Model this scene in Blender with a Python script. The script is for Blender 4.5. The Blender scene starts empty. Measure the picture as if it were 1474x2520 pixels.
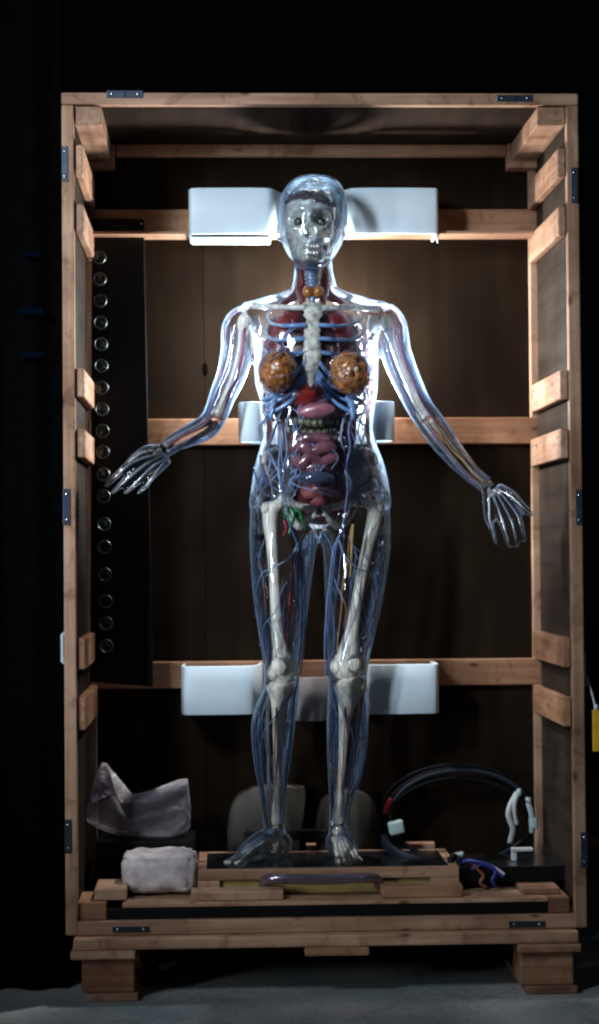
import bpy, bmesh, math, random
import numpy as np
from mathutils import Vector, Matrix, noise

random.seed(7)
S = bpy.context.scene
COL = S.collection
pi = math.pi

# ------------------------------------------------------------------ camera
CX, CD, CZ, YAW, PIT, FPX, ROLL = -.23832, 4.4, .97662, .041463, .022007, 4861.745, -.0078191
cF = Vector((math.sin(YAW) * math.cos(PIT), math.cos(YAW) * math.cos(PIT), math.sin(PIT)))
cR = Vector((math.cos(YAW), -math.sin(YAW), 0))
cU = cR.cross(cF)
cR, cU = cR * math.cos(ROLL) + cU * math.sin(ROLL), cU * math.cos(ROLL) - cR * math.sin(ROLL)
cC = Vector((CX, -CD, CZ))
cam = bpy.data.cameras.new('camera')
camo = bpy.data.objects.new('camera', cam)
COL.objects.link(camo)
M = Matrix((cR, cU, -cF)).transposed().to_4x4()
M.translation = cC
camo.matrix_world = M
cam.sensor_fit = 'VERTICAL'
cam.angle = 2 * math.atan(1260 / FPX)
cam.clip_start, cam.clip_end = .05, 200
cam.dof.use_dof = True
cam.dof.focus_distance = 4.5
cam.dof.aperture_fstop = 1.2
cam.lens_unit = 'FOV'
S.camera = camo

# ------------------------------------------------------------------ world, lamps, exposure
W = bpy.data.worlds.new('World')
S.world = W
W.use_nodes = True
W.node_tree.nodes['Background'].inputs[0].default_value = (.55, .7, 1, 1)
W.node_tree.nodes['Background'].inputs[1].default_value = .0008

def area(name, loc, to, sx, sy, power, col):
    l = bpy.data.lights.new(name, 'AREA')
    l.shape = 'RECTANGLE'
    l.size, l.size_y, l.energy, l.color = sx, sy, power, col
    o = bpy.data.objects.new(name, l)
    COL.objects.link(o)
    o.location = loc
    o.rotation_euler = (Vector(to) - Vector(loc)).to_track_quat('-Z', 'Y').to_euler()
    return o

k = area('key_light', (-1.6, -2.2, 2.4), (.0, .2, 1.55), .24, .8, 10.5, (.82, .92, 1))
k.data.spread = math.radians(62)
area('front_light', (1.25, -2.6, 2.2), (0, .2, 1.1), .10, .3, 1.3, (.86, .94, 1))
st_ = area('strip_light', (-2.12, -2.0, 1.0), (-.05, .2, 1.0), .17, .6, 2.4, (.88, .95, 1))
st_.data.spread = math.radians(45)

def point(name, loc, power, r, col):
    l = bpy.data.lights.new(name, 'POINT')
    l.energy, l.shadow_soft_size, l.color = power, r, col
    o = bpy.data.objects.new(name, l)
    COL.objects.link(o)
    o.location = loc
    return o

S.view_settings.view_transform = 'Standard'
S.view_settings.look = 'None'
S.view_settings.gamma = 1
S.view_settings.exposure = 0
S.cycles.transparent_max_bounces = 24
S.cycles.max_bounces = 8
S.cycles.filter_width = 2.2
S.cycles.sample_clamp_indirect = 4

# ------------------------------------------------------------------ helpers
def P(px, py, Y):
    """point at depth Y that the photograph shows at (px, py) of a 1474 x 2520 picture"""
    d = cF + cR * ((px - 737) / FPX) - cU * ((py - 1260) / FPX)
    t = (Y - cC.y) / d.y
    return cC + d * t

def mpp(Y):
    return (CD + Y) / FPX

def cr(pts, n=6):
    """Catmull-Rom through rows of numbers"""
    A = np.array(pts, float)
    if len(A) < 3:
        return np.array([A[0] + (A[-1] - A[0]) * t for t in np.linspace(0, 1, n + 1)])
    E_ = np.vstack([2 * A[0] - A[1], A, 2 * A[-1] - A[-2]])
    out = []
    for i in range(1, len(E_) - 2):
        p0, p1, p2, p3 = E_[i - 1:i + 3]
        for t in np.arange(n) / n:
            out.append(.5 * (2 * p1 + (p2 - p0) * t + (2 * p0 - 5 * p1 + 4 * p2 - p3) * t * t + (3 * p1 - p0 - 3 * p2 + p3) * t ** 3))
    out.append(A[-1])
    return np.array(out)

class MB:
    def __init__(s):
        s.v, s.f = [], []

    def add(s, v, f):
        o = len(s.v)
        s.v += [tuple(p) for p in v]
        s.f += [tuple(i + o for i in q) for q in f]
        return s

    def rings(s, R, cap=True, closed=False):
        n = len(R[0])
        v = [p for r in R for p in r]
        f = []
        m = len(R)
        for i in range(m if closed else m - 1):
            a, b = i * n, ((i + 1) % m) * n
            for k in range(n):
                f.append((a + k, a + (k + 1) % n, b + (k + 1) % n, b + k))
        if cap and not closed:
            f.append(tuple(range(n))[::-1])
            f.append(tuple((m - 1) * n + k for k in range(n)))
        return s.add(v, f)

    def tube(s, pts, rad, n=8, flat=1.0):
        """pts: Vectors; rad: one number or a list"""
        pts = [Vector(p) for p in pts]
        m = len(pts)
        if not hasattr(rad, '__len__'):
            rad = [rad] * m
        R, up = [], None
        for i, p in enumerate(pts):
            t = (pts[min(i + 1, m - 1)] - pts[max(i - 1, 0)]).normalized()
            if up is None:
                up = t.orthogonal().normalized() if abs(t.y) > .9 else Vector((0, 1, 0))
            a = t.cross(up)
            if a.length < 1e-5:
                a = t.orthogonal()
            a.normalize()
            b = a.cross(t).normalized()
            up = b
            R.append([p + a * math.cos(k * 2 * pi / n) * rad[i] + b * math.sin(k * 2 * pi / n) * rad[i] * flat for k in range(n)])
        return s.rings(R)

    def ell(s, c, rx, ry, rz, nu=20, nv=12, rot=None, fn=None):
        R = []
        for j in range(nv + 1):
            th = pi * (j + (.02 if j == 0 else (-.02 if j == nv else 0))) / nv
            ring = []
            for k in range(nu):
                ph = 2 * pi * k / nu
                q = Vector((math.sin(th) * math.cos(ph), math.sin(th) * math.sin(ph), -math.cos(th)))
                g = fn(q) if fn else 1
                q = Vector((q.x * rx, q.y * ry, q.z * rz)) * g
                if rot:
                    q = rot @ q
                ring.append(Vector(c) + q)
            R.append(ring)
        return s.rings(R)

    def box(s, a, b):
        x0, y0, z0 = a
        x1, y1, z1 = b
        v = [(x0, y0, z0), (x1, y0, z0), (x1, y1, z0), (x0, y1, z0), (x0, y0, z1), (x1, y0, z1), (x1, y1, z1), (x0, y1, z1)]
        return s.add(v, [(3, 2, 1, 0), (4, 5, 6, 7), (0, 1, 5, 4), (1, 2, 6, 5), (2, 3, 7, 6), (3, 0, 4, 7)])

    def build(s, name, mat, parent=None, smooth=True, bevel=0, seg=2, loc=None):
        me = bpy.data.meshes.new(name)
        v = s.v
        if loc is not None:
            v = [(p[0] - loc[0], p[1] - loc[1], p[2] - loc[2]) for p in v]
        me.from_pydata(v, [], s.f)
        bm = bmesh.new()
        bm.from_mesh(me)
        bmesh.ops.recalc_face_normals(bm, faces=bm.faces)
        if bevel:
            bmesh.ops.bevel(bm, geom=bm.edges[:], offset=bevel, segments=seg, affect='EDGES', profile=.5)
        bm.to_mesh(me)
        bm.free()
        if smooth:
            me.polygons.foreach_set('use_smooth', [True] * len(me.polygons))
        me.materials.append(mat)
        o = bpy.data.objects.new(name, me)
        COL.objects.link(o)
        if loc is not None:
            o.location = loc
        if parent is not None:
            o.parent = parent
            if parent.type == 'EMPTY' or True:
                o.matrix_parent_inverse = world_of(parent).inverted()
        return o

def world_of(o):
    m = o.matrix_basis.copy()
    if o.parent:
        m = world_of(o.parent) @ o.matrix_parent_inverse @ m
    return m

def tag(o, label=None, cat=None, group=None, kind=None):
    if label: o['label'] = label
    if cat: o['category'] = cat
    if group: o['group'] = group
    if kind: o['kind'] = kind
    return o

def thing(name, loc, label, cat, group=None):
    o = bpy.data.objects.new(name, None)
    COL.objects.link(o)
    o.empty_display_size = .05
    o.location = loc
    return tag(o, label, cat, group)

def jitter(mesh_obj, amp, freq, seed=0.0):
    me = mesh_obj.data
    for v in me.vertices:
        p = v.co * freq + Vector((seed, seed * 1.7, -seed))
        v.co += v.normal * (noise.noise(p) * amp)
    me.update()
    return mesh_obj

# ------------------------------------------------------------------ materials
def newmat(name):
    m = bpy.data.materials.new(name)
    m.use_nodes = True
    nt = m.node_tree
    return m, nt, nt.nodes['Principled BSDF'], nt.nodes.new, nt.links.new

def wood(name, axis, c0, c1, rough=.62, knots=True, scale=1.0, bump=.25, spec=.25):
    m, nt, b, N, L = newmat(name)
    tc = N('ShaderNodeTexCoord')
    oi = N('ShaderNodeObjectInfo')
    mp = N('ShaderNodeMapping')
    sc = [60 * scale] * 3
    sc[axis] = 3.0 * scale
    mp.inputs['Scale'].default_value = sc
    add = N('ShaderNodeVectorMath'); add.operation = 'MULTIPLY_ADD'
    L(oi.outputs['Random'], add.inputs[0]); add.inputs[1].default_value = (3, 5, 7)
    L(tc.outputs['Object'], add.inputs[2])
    L(add.outputs[0], mp.inputs['Vector'])
    n1 = N('ShaderNodeTexNoise'); n1.inputs['Scale'].default_value = 1; n1.inputs['Detail'].default_value = 6; n1.inputs['Distortion'].default_value = .6
    L(mp.outputs[0], n1.inputs['Vector'])
    n2 = N('ShaderNodeTexNoise'); n2.inputs['Scale'].default_value = 5; n2.inputs['Detail'].default_value = 3
    L(add.outputs[0], n2.inputs['Vector'])
    r = N('ShaderNodeValToRGB')
    r.color_ramp.elements[0].position, r.color_ramp.elements[0].color = .3, (*c0, 1)
    r.color_ramp.elements[1].position, r.color_ramp.elements[1].color = .68, (*c1, 1)
    L(n1.outputs[0], r.inputs[0])
    mx = N('ShaderNodeMix'); mx.data_type = 'RGBA'; mx.blend_type = 'MULTIPLY'; mx.inputs[0].default_value = .75
    r2 = N('ShaderNodeValToRGB')
    r2.color_ramp.elements[0].position, r2.color_ramp.elements[0].color = .3, (.40, .30, .25, 1)
    r2.color_ramp.elements[1].position, r2.color_ramp.elements[1].color = .62, (1, 1, 1, 1)
    L(n2.outputs[0], r2.inputs[0])
    L(r.outputs[0], mx.inputs[6]); L(r2.outputs[0], mx.inputs[7])
    last = mx.outputs[2]
    if knots:
        v = N('ShaderNodeTexVoronoi'); v.inputs['Scale'].default_value = 1
        mk = N('ShaderNodeMapping'); k = [18.0] * 3; k[axis] = 9; mk.inputs['Scale'].default_value = k
        L(add.outputs[0], mk.inputs['Vector']); L(mk.outputs[0], v.inputs['Vector'])
        rk = N('ShaderNodeValToRGB')
        rk.color_ramp.elements[0].position, rk.color_ramp.elements[0].color = .06, (.2, .1, .06, 1)
        rk.color_ramp.elements[1].position, rk.color_ramp.elements[1].color = .15, (1, 1, 1, 1)
        L(v.outputs['Distance'], rk.inputs[0])
        m2 = N('ShaderNodeMix'); m2.data_type = 'RGBA'; m2.blend_type = 'MULTIPLY'; m2.inputs[0].default_value = .85
        L(last, m2.inputs[6]); L(rk.outputs[0], m2.inputs[7])
        last = m2.outputs[2]
    if knots:
        nw = N('ShaderNodeTexNoise'); nw.inputs['Scale'].default_value = 11; nw.inputs['Detail'].default_value = 8; nw.inputs['Roughness'].default_value = .7; nw.inputs['Distortion'].default_value = 1.5
        L(add.outputs[0], nw.inputs['Vector'])
        rw = N('ShaderNodeValToRGB')
        rw.color_ramp.elements[0].position, rw.color_ramp.elements[0].color = .36, (.42, .30, .24, 1)
        rw.color_ramp.elements[1].position, rw.color_ramp.elements[1].color = .47, (1, 1, 1, 1)
        L(nw.outputs[0], rw.inputs[0])
        m3 = N('ShaderNodeMix'); m3.data_type = 'RGBA'; m3.blend_type = 'MULTIPLY'; m3.inputs[0].default_value = .6
        L(last, m3.inputs[6]); L(rw.outputs[0], m3.inputs[7])
        last = m3.outputs[2]
    hs = N('ShaderNodeHueSaturation')
    mr = N('ShaderNodeMapRange'); mr.inputs[3].default_value = .72; mr.inputs[4].default_value = 1.15
    L(oi.outputs['Random'], mr.inputs[0]); L(mr.outputs[0], hs.inputs['Value'])
    L(last, hs.inputs['Color']); L(hs.outputs[0], b.inputs['Base Color'])
    b.inputs['Roughness'].default_value = rough
    b.inputs['Specular IOR Level'].default_value = spec
    bp = N('ShaderNodeBump'); bp.inputs['Strength'].default_value = bump; bp.inputs['Distance'].default_value = .002
    L(n1.outputs[0], bp.inputs['Height']); L(bp.outputs[0], b.inputs['Normal'])
    return m

PINE0, PINE1 = (.36, .20, .125), (.56, .36, .25)
WX, WY, WZ = [wood('pine_' + 'xyz'[i], i, PINE0, PINE1) for i in range(3)]
RX, RY, RZ = [wood('red_pine_' + 'xyz'[i], i, (.27, .135, .075), (.44, .245, .145)) for i in range(3)]
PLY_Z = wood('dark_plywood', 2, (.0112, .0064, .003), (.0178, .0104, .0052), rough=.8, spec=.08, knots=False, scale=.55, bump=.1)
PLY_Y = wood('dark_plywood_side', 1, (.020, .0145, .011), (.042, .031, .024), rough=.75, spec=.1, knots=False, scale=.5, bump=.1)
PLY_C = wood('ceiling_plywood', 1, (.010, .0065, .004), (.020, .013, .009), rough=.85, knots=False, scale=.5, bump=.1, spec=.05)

def plain(name, col, rough=.5, metal=0.0, coat=0.0, vary=.12, freq=30.0, bump=0.0, sss=0.0, spec=.5):
    m, nt, b, N, L = newmat(name)
    tc = N('ShaderNodeTexCoord')
    n = N('ShaderNodeTexNoise'); n.inputs['Scale'].default_value = freq; n.inputs['Detail'].default_value = 5
    L(tc.outputs['Object'], n.inputs['Vector'])
    r = N('ShaderNodeValToRGB')
    r.color_ramp.elements[0].position, r.color_ramp.elements[0].color = .3, (*[c * (1 - vary * 2) for c in col], 1)
    r.color_ramp.elements[1].position, r.color_ramp.elements[1].color = .7, (*[min(1, c * (1 + vary)) for c in col], 1)
    L(n.outputs[0], r.inputs[0]); L(r.outputs[0], b.inputs['Base Color'])
    b.inputs['Roughness'].default_value = rough
    b.inputs['Metallic'].default_value = metal
    b.inputs['Coat Weight'].default_value = coat
    b.inputs['Coat Roughness'].default_value = .08
    b.inputs['Specular IOR Level'].default_value = spec
    if sss:
        b.inputs['Subsurface Weight'].default_value = sss
        b.inputs['Subsurface Scale'].default_value = .01
    if bump:
        bp = N('ShaderNodeBump'); bp.inputs['Strength'].default_value = bump; bp.inputs['Distance'].default_value = .004
        L(n.outputs[0], bp.inputs['Height']); L(bp.outputs[0], b.inputs['Normal'])
    return m

def streaky(name, c0, c1, axis=2, rough=.4, fine=120.0, coat=.4):
    m, nt, b, N, L = newmat(name)
    tc = N('ShaderNodeTexCoord'); mp = N('ShaderNodeMapping')
    s = [fine] * 3; s[axis] = fine * .09; mp.inputs['Scale'].default_value = s
    L(tc.outputs['Object'], mp.inputs[0])
    n = N('ShaderNodeTexNoise'); n.inputs['Scale'].default_value = 1; n.inputs['Detail'].default_value = 5; n.inputs['Distortion'].default_value = 1.0
    L(mp.outputs[0], n.inputs['Vector'])
    r = N('ShaderNodeValToRGB')
    r.color_ramp.elements[0].position, r.color_ramp.elements[0].color = .34, (*c0, 1)
    r.color_ramp.elements[1].position, r.color_ramp.elements[1].color = .6, (*c1, 1)
    L(n.outputs[0], r.inputs[0]); L(r.outputs[0], b.inputs['Base Color'])
    b.inputs['Roughness'].default_value = rough
    b.inputs['Coat Weight'].default_value = coat
    bp = N('ShaderNodeBump'); bp.inputs['Strength'].default_value = .5; bp.inputs['Distance'].default_value = .003
    L(n.outputs[0], bp.inputs['Height']); L(bp.outputs[0], b.inputs['Normal'])
    return m

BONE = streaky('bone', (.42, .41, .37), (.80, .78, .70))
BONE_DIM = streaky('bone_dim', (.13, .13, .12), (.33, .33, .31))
SKULLM = plain('skull_bone', (.76, .84, .82), .17, coat=.8, metal=.58, vary=.25, freq=60, bump=.25)
STERN = plain('sternum_bone', (.60, .60, .52), .5, vary=.3, freq=70, bump=.8)
CART = plain('blue_cartilage', (.15, .28, .56), .3, coat=.4, vary=.15)
VEIN = plain('vein_blue', (.05, .09, .22), .3, coat=.3)
VEINL = plain('vein_light_blue', (.15, .23, .42), .3, coat=.3)
VEINB = plain('vein_bright_blue', (.20, .38, .75), .3, coat=.3)
ARTM = plain('artery_red', (.32, .025, .05), .3, coat=.3)
NERVE = plain('nerve_ochre', (.42, .30, .08), .45)
NERVED = plain('nerve_brown', (.26, .11, .05), .45)
GREEN = plain('lymph_green', (.008, .13, .045), .35, coat=.3)
LUNG = plain('lung_red', (.15, .012, .016), .35, coat=.4, vary=.3, freq=50, bump=.4)
LIVER = plain('liver_red', (.19, .015, .012), .28, coat=.6, vary=.2)
STOM = plain('stomach_pink', (.27, .10, .135), .3, coat=.4, vary=.2, freq=40, bump=.3)
INTES = plain('intestine_mauve', (.155, .062, .085), .2, coat=.8, vary=.25)
COLON = plain('colon_olive', (.10, .10, .065), .14, coat=1, vary=.3)
BLAD = plain('bladder_blue', (.035, .05, .10), .15, coat=1)
UTER = plain('uterus_pink', (.32, .09, .10), .3, coat=.5)
TRACH = plain('trachea_blue', (.12, .19, .33), .35, coat=.3)
THYR = plain('thyroid_orange', (.30, .115, .02), .3, coat=.5, vary=.25, freq=80)
MUSC = plain('muscle_red', (.13, .018, .014), .35, coat=.4, vary=.3)
BRAINM = plain('brain_purple', (.05, .036, .05), .3, coat=.5, vary=.25)
EYEM = plain('eye_dark', (.02, .03, .028), .08, coat=1)
EYEW = plain('eye_white', (.5, .52, .5), .2, coat=1)
WHITE = plain('white_plastic', (.62, .75, .85), .5, vary=.06, freq=9, bump=.06)
GREYM = plain('grey_middle_sheet', (.27, .25, .26), .7, vary=.08)
STEELB = plain('blue_black_steel', (.045, .065, .10), .38, metal=.6, vary=.2)
SCREW = plain('bright_screw', (.75, .75, .75), .25, metal=1)
BLACK = plain('black_plastic', (.006, .006, .007), .5, spec=.15)
BLACKG = plain('black_gloss', (.012, .013, .016), .2)
RINGM = plain('brushed_ring', (.20, .24, .26), .34, metal=1)
GLASSB = plain('dark_button', (.012, .02, .016), .18)
MAUVE = plain('mauve_metal', (.30, .26, .33), .22, metal=.8, vary=.08)
BAG = plain('grey_poly', (.30, .28, .33), .3, vary=.15, freq=14, bump=.3)
WRAP = plain('white_wrap', (.64, .58, .60), .42, vary=.22, freq=22, bump=1.0)
TAN = plain('tan_shell', (.036, .031, .024), .6, vary=.15, freq=12)
HOSE = plain('grey_blue_hose', (.018, .026, .038), .65, spec=.15)
HOSEK = plain('dark_hose', (.005, .006, .009), .7, spec=.1)
REDT = plain('red_tape', (.28, .012, .018), .4)
WTIE = plain('pale_strap', (.55, .60, .63), .5)
TEALW = plain('pale_connector', (.42, .55, .58), .45)
BLUEC = plain('blue_wire', (.02, .035, .25), .4)
ORANGE = plain('orange_wire', (.25, .075, .03), .45)
YELL = plain('yellow_plastic', (.62, .36, .02), .4)
OLIVE = plain('yellow_board', (.36, .27, .09), .6)
DRAPE = plain('black_cloth', (.002, .002, .0022), .95, spec=0)
BREFL = plain('blue_reflection', (.0006, .0035, .011), .9, spec=0)

# clear acrylic skin: a thin wall, mirror-like at grazing angles, with slight haze along its long paths
m, nt, b, N, L = newmat('clear_acrylic')
nt.nodes.remove(b)
out = nt.nodes['Material Output']
tr = N('ShaderNodeBsdfTransparent'); tr.inputs[0].default_value = (.98, .988, .995, 1)
gl = N('ShaderNodeBsdfGlossy'); gl.inputs['Roughness'].default_value = .05; gl.inputs[0].default_value = (.86, .94, 1, 1)
fr = N('ShaderNodeFresnel'); fr.inputs['IOR'].default_value = 1.5
tcs = N('ShaderNodeTexCoord')
ns = N('ShaderNodeTexNoise'); ns.inputs['Scale'].default_value = 15; ns.inputs['Detail'].default_value = 2
L(tcs.outputs['Object'], ns.inputs['Vector'])
bp = N('ShaderNodeBump'); bp.inputs['Strength'].default_value = .42; bp.inputs['Distance'].default_value = .012
L(ns.outputs[0], bp.inputs['Height'])
for q in (gl, fr): L(bp.outputs[0], q.inputs['Normal'])
mix = N('ShaderNodeMixShader')
L(fr.outputs[0], mix.inputs[0]); L(tr.outputs[0], mix.inputs[1]); L(gl.outputs[0], mix.inputs[2])
hz = N('ShaderNodeBsdfTranslucent'); hz.inputs[0].default_value = (.58, .76, 1, 1)
hd = N('ShaderNodeBsdfDiffuse'); hd.inputs[0].default_value = (.40, .56, .85, 1)
hm = N('ShaderNodeMixShader'); hm.inputs[0].default_value = .12
L(hz.outputs[0], hm.inputs[1]); L(hd.outputs[0], hm.inputs[2])
lw = N('ShaderNodeLayerWeight'); lw.inputs[0].default_value = .5
pw = N('ShaderNodeMath'); pw.operation = 'POWER'; pw.inputs[1].default_value = 4.8
L(lw.outputs['Facing'], pw.inputs[0])
ml = N('ShaderNodeMath'); ml.operation = 'MULTIPLY_ADD'; ml.inputs[1].default_value = .85; ml.inputs[2].default_value = .006
L(pw.outputs[0], ml.inputs[0])
mix2 = N('ShaderNodeMixShader')
L(ml.outputs[0], mix2.inputs[0]); L(mix.outputs[0], mix2.inputs[1]); L(hm.outputs[0], mix2.inputs[2])
L(mix2.outputs[0], out.inputs[0])
ACRYL = m

# milky translucent film
m, nt, b, N, L = newmat('milky_film')
b.inputs['Base Color'].default_value = (.50, .48, .55, 1)
b.inputs['Roughness'].default_value = .3
out = nt.nodes['Material Output']
tp = N('ShaderNodeBsdfTransparent'); tp.inputs[0].default_value = (.9, .88, .92, 1)
lw2 = N('ShaderNodeLayerWeight'); lw2.inputs[0].default_value = .35
tcf = N('ShaderNodeTexCoord'); nf = N('ShaderNodeTexNoise'); nf.inputs['Scale'].default_value = 16; nf.inputs['Detail'].default_value = 4; nf.inputs['Distortion'].default_value = 1.2
L(tcf.outputs['Object'], nf.inputs['Vector'])
bpf = N('ShaderNodeBump'); bpf.inputs['Strength'].default_value = .7; bpf.inputs['Distance'].default_value = .012
L(nf.outputs[0], bpf.inputs['Height']); L(bpf.outputs[0], b.inputs['Normal']); L(bpf.outputs[0], lw2.inputs['Normal'])
mf = N('ShaderNodeMath'); mf.operation = 'MULTIPLY_ADD'; mf.inputs[1].default_value = .6; mf.inputs[2].default_value = .13; mf.use_clamp = True
L(lw2.outputs['Facing'], mf.inputs[0])
ms = N('ShaderNodeMixShader')
L(mf.outputs[0], ms.inputs[0]); L(tp.outputs[0], ms.inputs[1]); L(b.outputs[0], ms.inputs[2]); L(ms.outputs[0], out.inputs[0])
BAG = m

# concrete
m, nt, b, N, L = newmat('concrete')
tc = N('ShaderNodeTexCoord')
n1 = N('ShaderNodeTexNoise'); n1.inputs['Scale'].default_value = 3.5; n1.inputs['Detail'].default_value = 8
n2 = N('ShaderNodeTexVoronoi'); n2.feature = 'DISTANCE_TO_EDGE'; n2.inputs['Scale'].default_value = 2.2
nd = N('ShaderNodeTexNoise'); nd.inputs['Scale'].default_value = 4; nd.inputs['Detail'].default_value = 4
vm = N('ShaderNodeVectorMath'); vm.operation = 'MULTIPLY_ADD'; vm.inputs[1].default_value = (.5, .5, .5)
L(tc.outputs['Object'], n1.inputs['Vector']); L(tc.outputs['Object'], nd.inputs['Vector'])
L(nd.outputs['Color'], vm.inputs[0]); L(tc.outputs['Object'], vm.inputs[2]); L(vm.outputs[0], n2.inputs['Vector'])
r = N('ShaderNodeValToRGB')
r.color_ramp.elements[0].position, r.color_ramp.elements[0].color = .36, (.26, .34, .365, 1)
r.color_ramp.elements[1].position, r.color_ramp.elements[1].color = .68, (.54, .55, .58, 1)
L(n1.outputs[0], r.inputs[0])
r2 = N('ShaderNodeValToRGB')
r2.color_ramp.elements[0].position, r2.color_ramp.elements[0].color = 0, (.6, .6, .6, 1)
r2.color_ramp.elements[1].position, r2.color_ramp.elements[1].color = .025, (1, 1, 1, 1)
L(n2.outputs['Distance'], r2.inputs[0])
mx = N('ShaderNodeMix'); mx.data_type = 'RGBA'; mx.blend_type = 'MULTIPLY'; mx.inputs[0].default_value = .6
L(r.outputs[0], mx.inputs[6]); L(r2.outputs[0], mx.inputs[7]); ng = N('ShaderNodeTexNoise'); ng.inputs['Scale'].default_value = 70; ng.inputs['Detail'].default_value = 6; ng.inputs['Roughness'].default_value = .75
L(tc.outputs['Object'], ng.inputs['Vector'])
rg = N('ShaderNodeValToRGB')
rg.color_ramp.elements[0].position, rg.color_ramp.elements[0].color = .36, (.45, .45, .45, 1)
rg.color_ramp.elements[1].position, rg.color_ramp.elements[1].color = .56, (1, 1, 1, 1)
L(ng.outputs[0], rg.inputs[0])
mg = N('ShaderNodeMix'); mg.data_type = 'RGBA'; mg.blend_type = 'MULTIPLY'; mg.inputs[0].default_value = .7
L(mx.outputs[2], mg.inputs[6]); L(rg.outputs[0], mg.inputs[7]); L(mg.outputs[2], b.inputs['Base Color'])
b.inputs['Roughness'].default_value = .7
bp = N('ShaderNodeBump'); bp.inputs['Strength'].default_value = .2; bp.inputs['Distance'].default_value = .01
L(n1.outputs[0], bp.inputs['Height']); L(bp.outputs[0], b.inputs['Normal'])
CONC = m

# ------------------------------------------------------------------ setting
fl = MB().add([(-15, -8, 0), (15, -8, 0), (15, 22, 0), (-15, 22, 0)], [(0, 1, 2, 3)]).build('floor', CONC, smooth=False)
tag(fl, kind='structure')

# ------------------------------------------------------------------ crate
WX0, WX1 = -.58, .58
Z0, Z1 = .14, 2.0129
T = .027
YB = .432           # front of the rear rails
YP = .456           # rear panel
crate = thing('shipping_crate', (0, .2, 0), 'tall open wooden shipping crate standing on block feet around the clear figure', 'crate')

def cbox(name, x0, x1, y0, y1, z0, z1, mat, parent=crate, bevel=.0025, label=None):
    a = (min(x0, x1), min(y0, y1), min(z0, z1)); q = (max(x0, x1), max(y0, y1), max(z0, z1))
    c = [(i + j) / 2 for i, j in zip(a, q)]
    o = MB().box(a, q).build(name, mat, parent, smooth=False, bevel=bevel, loc=c)
    if label: o['label'] = label
    return o

def screws(par, pts, r=.0035, y=-.003):
    for x, z in pts:
        MB().ell((x, y, z), r, .0018, r, 10, 6).build('screw', SCREW, par)

xj = P(501, 800, YP).x
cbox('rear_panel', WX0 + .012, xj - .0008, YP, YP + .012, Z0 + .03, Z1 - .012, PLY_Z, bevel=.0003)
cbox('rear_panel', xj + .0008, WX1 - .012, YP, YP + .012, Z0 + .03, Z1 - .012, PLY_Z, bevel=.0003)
kp = P(506, 910, YP)
MB().ell((kp.x, YP - .0005, kp.z), .006, .0012, .017, 14, 10).build('knot', plain('knot_dark', (.003, .002, .0015), .95, vary=.3, spec=0), crate)
cbox('backing_board', WX0 + .013, WX1 - .013, YP + .0125, YP + .016, Z0 + .03, Z1 - .012, BLACK, bevel=0)
for sx, x in ((-1, WX0), (1, WX1)):
    xi = x - sx * T
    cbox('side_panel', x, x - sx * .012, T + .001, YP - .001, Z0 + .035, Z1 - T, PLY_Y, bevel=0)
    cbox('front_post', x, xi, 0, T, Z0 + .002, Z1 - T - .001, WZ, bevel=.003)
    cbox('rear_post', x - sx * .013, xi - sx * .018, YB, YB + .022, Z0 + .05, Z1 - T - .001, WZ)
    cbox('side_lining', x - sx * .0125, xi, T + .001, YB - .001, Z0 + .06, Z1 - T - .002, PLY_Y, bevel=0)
cbox('top_rail', WX0, WX1, 0, T, Z1 - T, Z1, WX, bevel=.003)
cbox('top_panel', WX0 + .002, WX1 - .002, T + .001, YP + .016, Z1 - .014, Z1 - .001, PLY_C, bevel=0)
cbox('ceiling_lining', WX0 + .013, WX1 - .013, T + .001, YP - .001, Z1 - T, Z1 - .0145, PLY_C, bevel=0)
zi = Z1 - T
# beams under the ceiling, left and right, and the rear one
for sx, a, b_ in ((-1, 180, 250), (1, 1320, 1391)):
    xa, xb = P(a, 275, .02).x, P(b_, 280, .02).x
    if sx < 0: xa = WX0 + T + .001
    else: xb = WX1 - T - .001
    cbox('ceiling_beam', xa, xb, .012, YB - .03, zi - .043, zi - .001, WY)
    xc, xd = (xa, xb + .008) if sx < 0 else (xa - .008, xb)
    cbox('corner_block', xc, xd, YB - .028, YB + .02, zi - .062, zi - .001, WX)
cbox('rear_rail', WX0 + .1, WX1 - .1, YB - .012, YB + .02, zi - .028, zi - .001, WX)
# rear rails
def rail(y0, y1, mat):
    return cbox('rear_rail', WX0 + T + .001, WX1 - T - .001, YB - .001, YP - .001, P(800, y1, YB).z, P(800, y0, YB).z, mat)
rail(515, 578, RX)
rail(1029, 1094, RX)
rail(1625, 1690, RX)
zb = P(800, 583, .39).z
cbox('ledge', WX0 + T + .002, WX1 - T - .02, .345, YB - .002, zb, zb + .007, WX, bevel=.001)
# cleats on the side walls
for sx, rows in ((-1, ((356, 431), (502, 573), (906, 977), (1055, 1126), (1571, 1648), (1716, 1797))),
                 (1, ((365, 436), (508, 580), (910, 983), (1054, 1128), (1568, 1643), (1715, 1789)))):
    for a, b_ in rows:
        px = 190 if sx < 0 else 1390
        x = sx * (.58 - T - .001)
        cbox('cleat', x, x - sx * .019, .012, YB - .002, P(px, b_, .012).z, P(px, a, .012).z, RY if a > 1500 else WY, bevel=.004)
        zc = (P(px, b_, .012).z + P(px, a, .012).z) / 2
        for ny in (.05, .37):
            for nz in (-.016, .016):
                MB().ell((x - sx * .0188, ny + nz * .4, zc + nz), .0012, .0032, .0032, 8, 5).build('nail', STEELB, crate)
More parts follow.
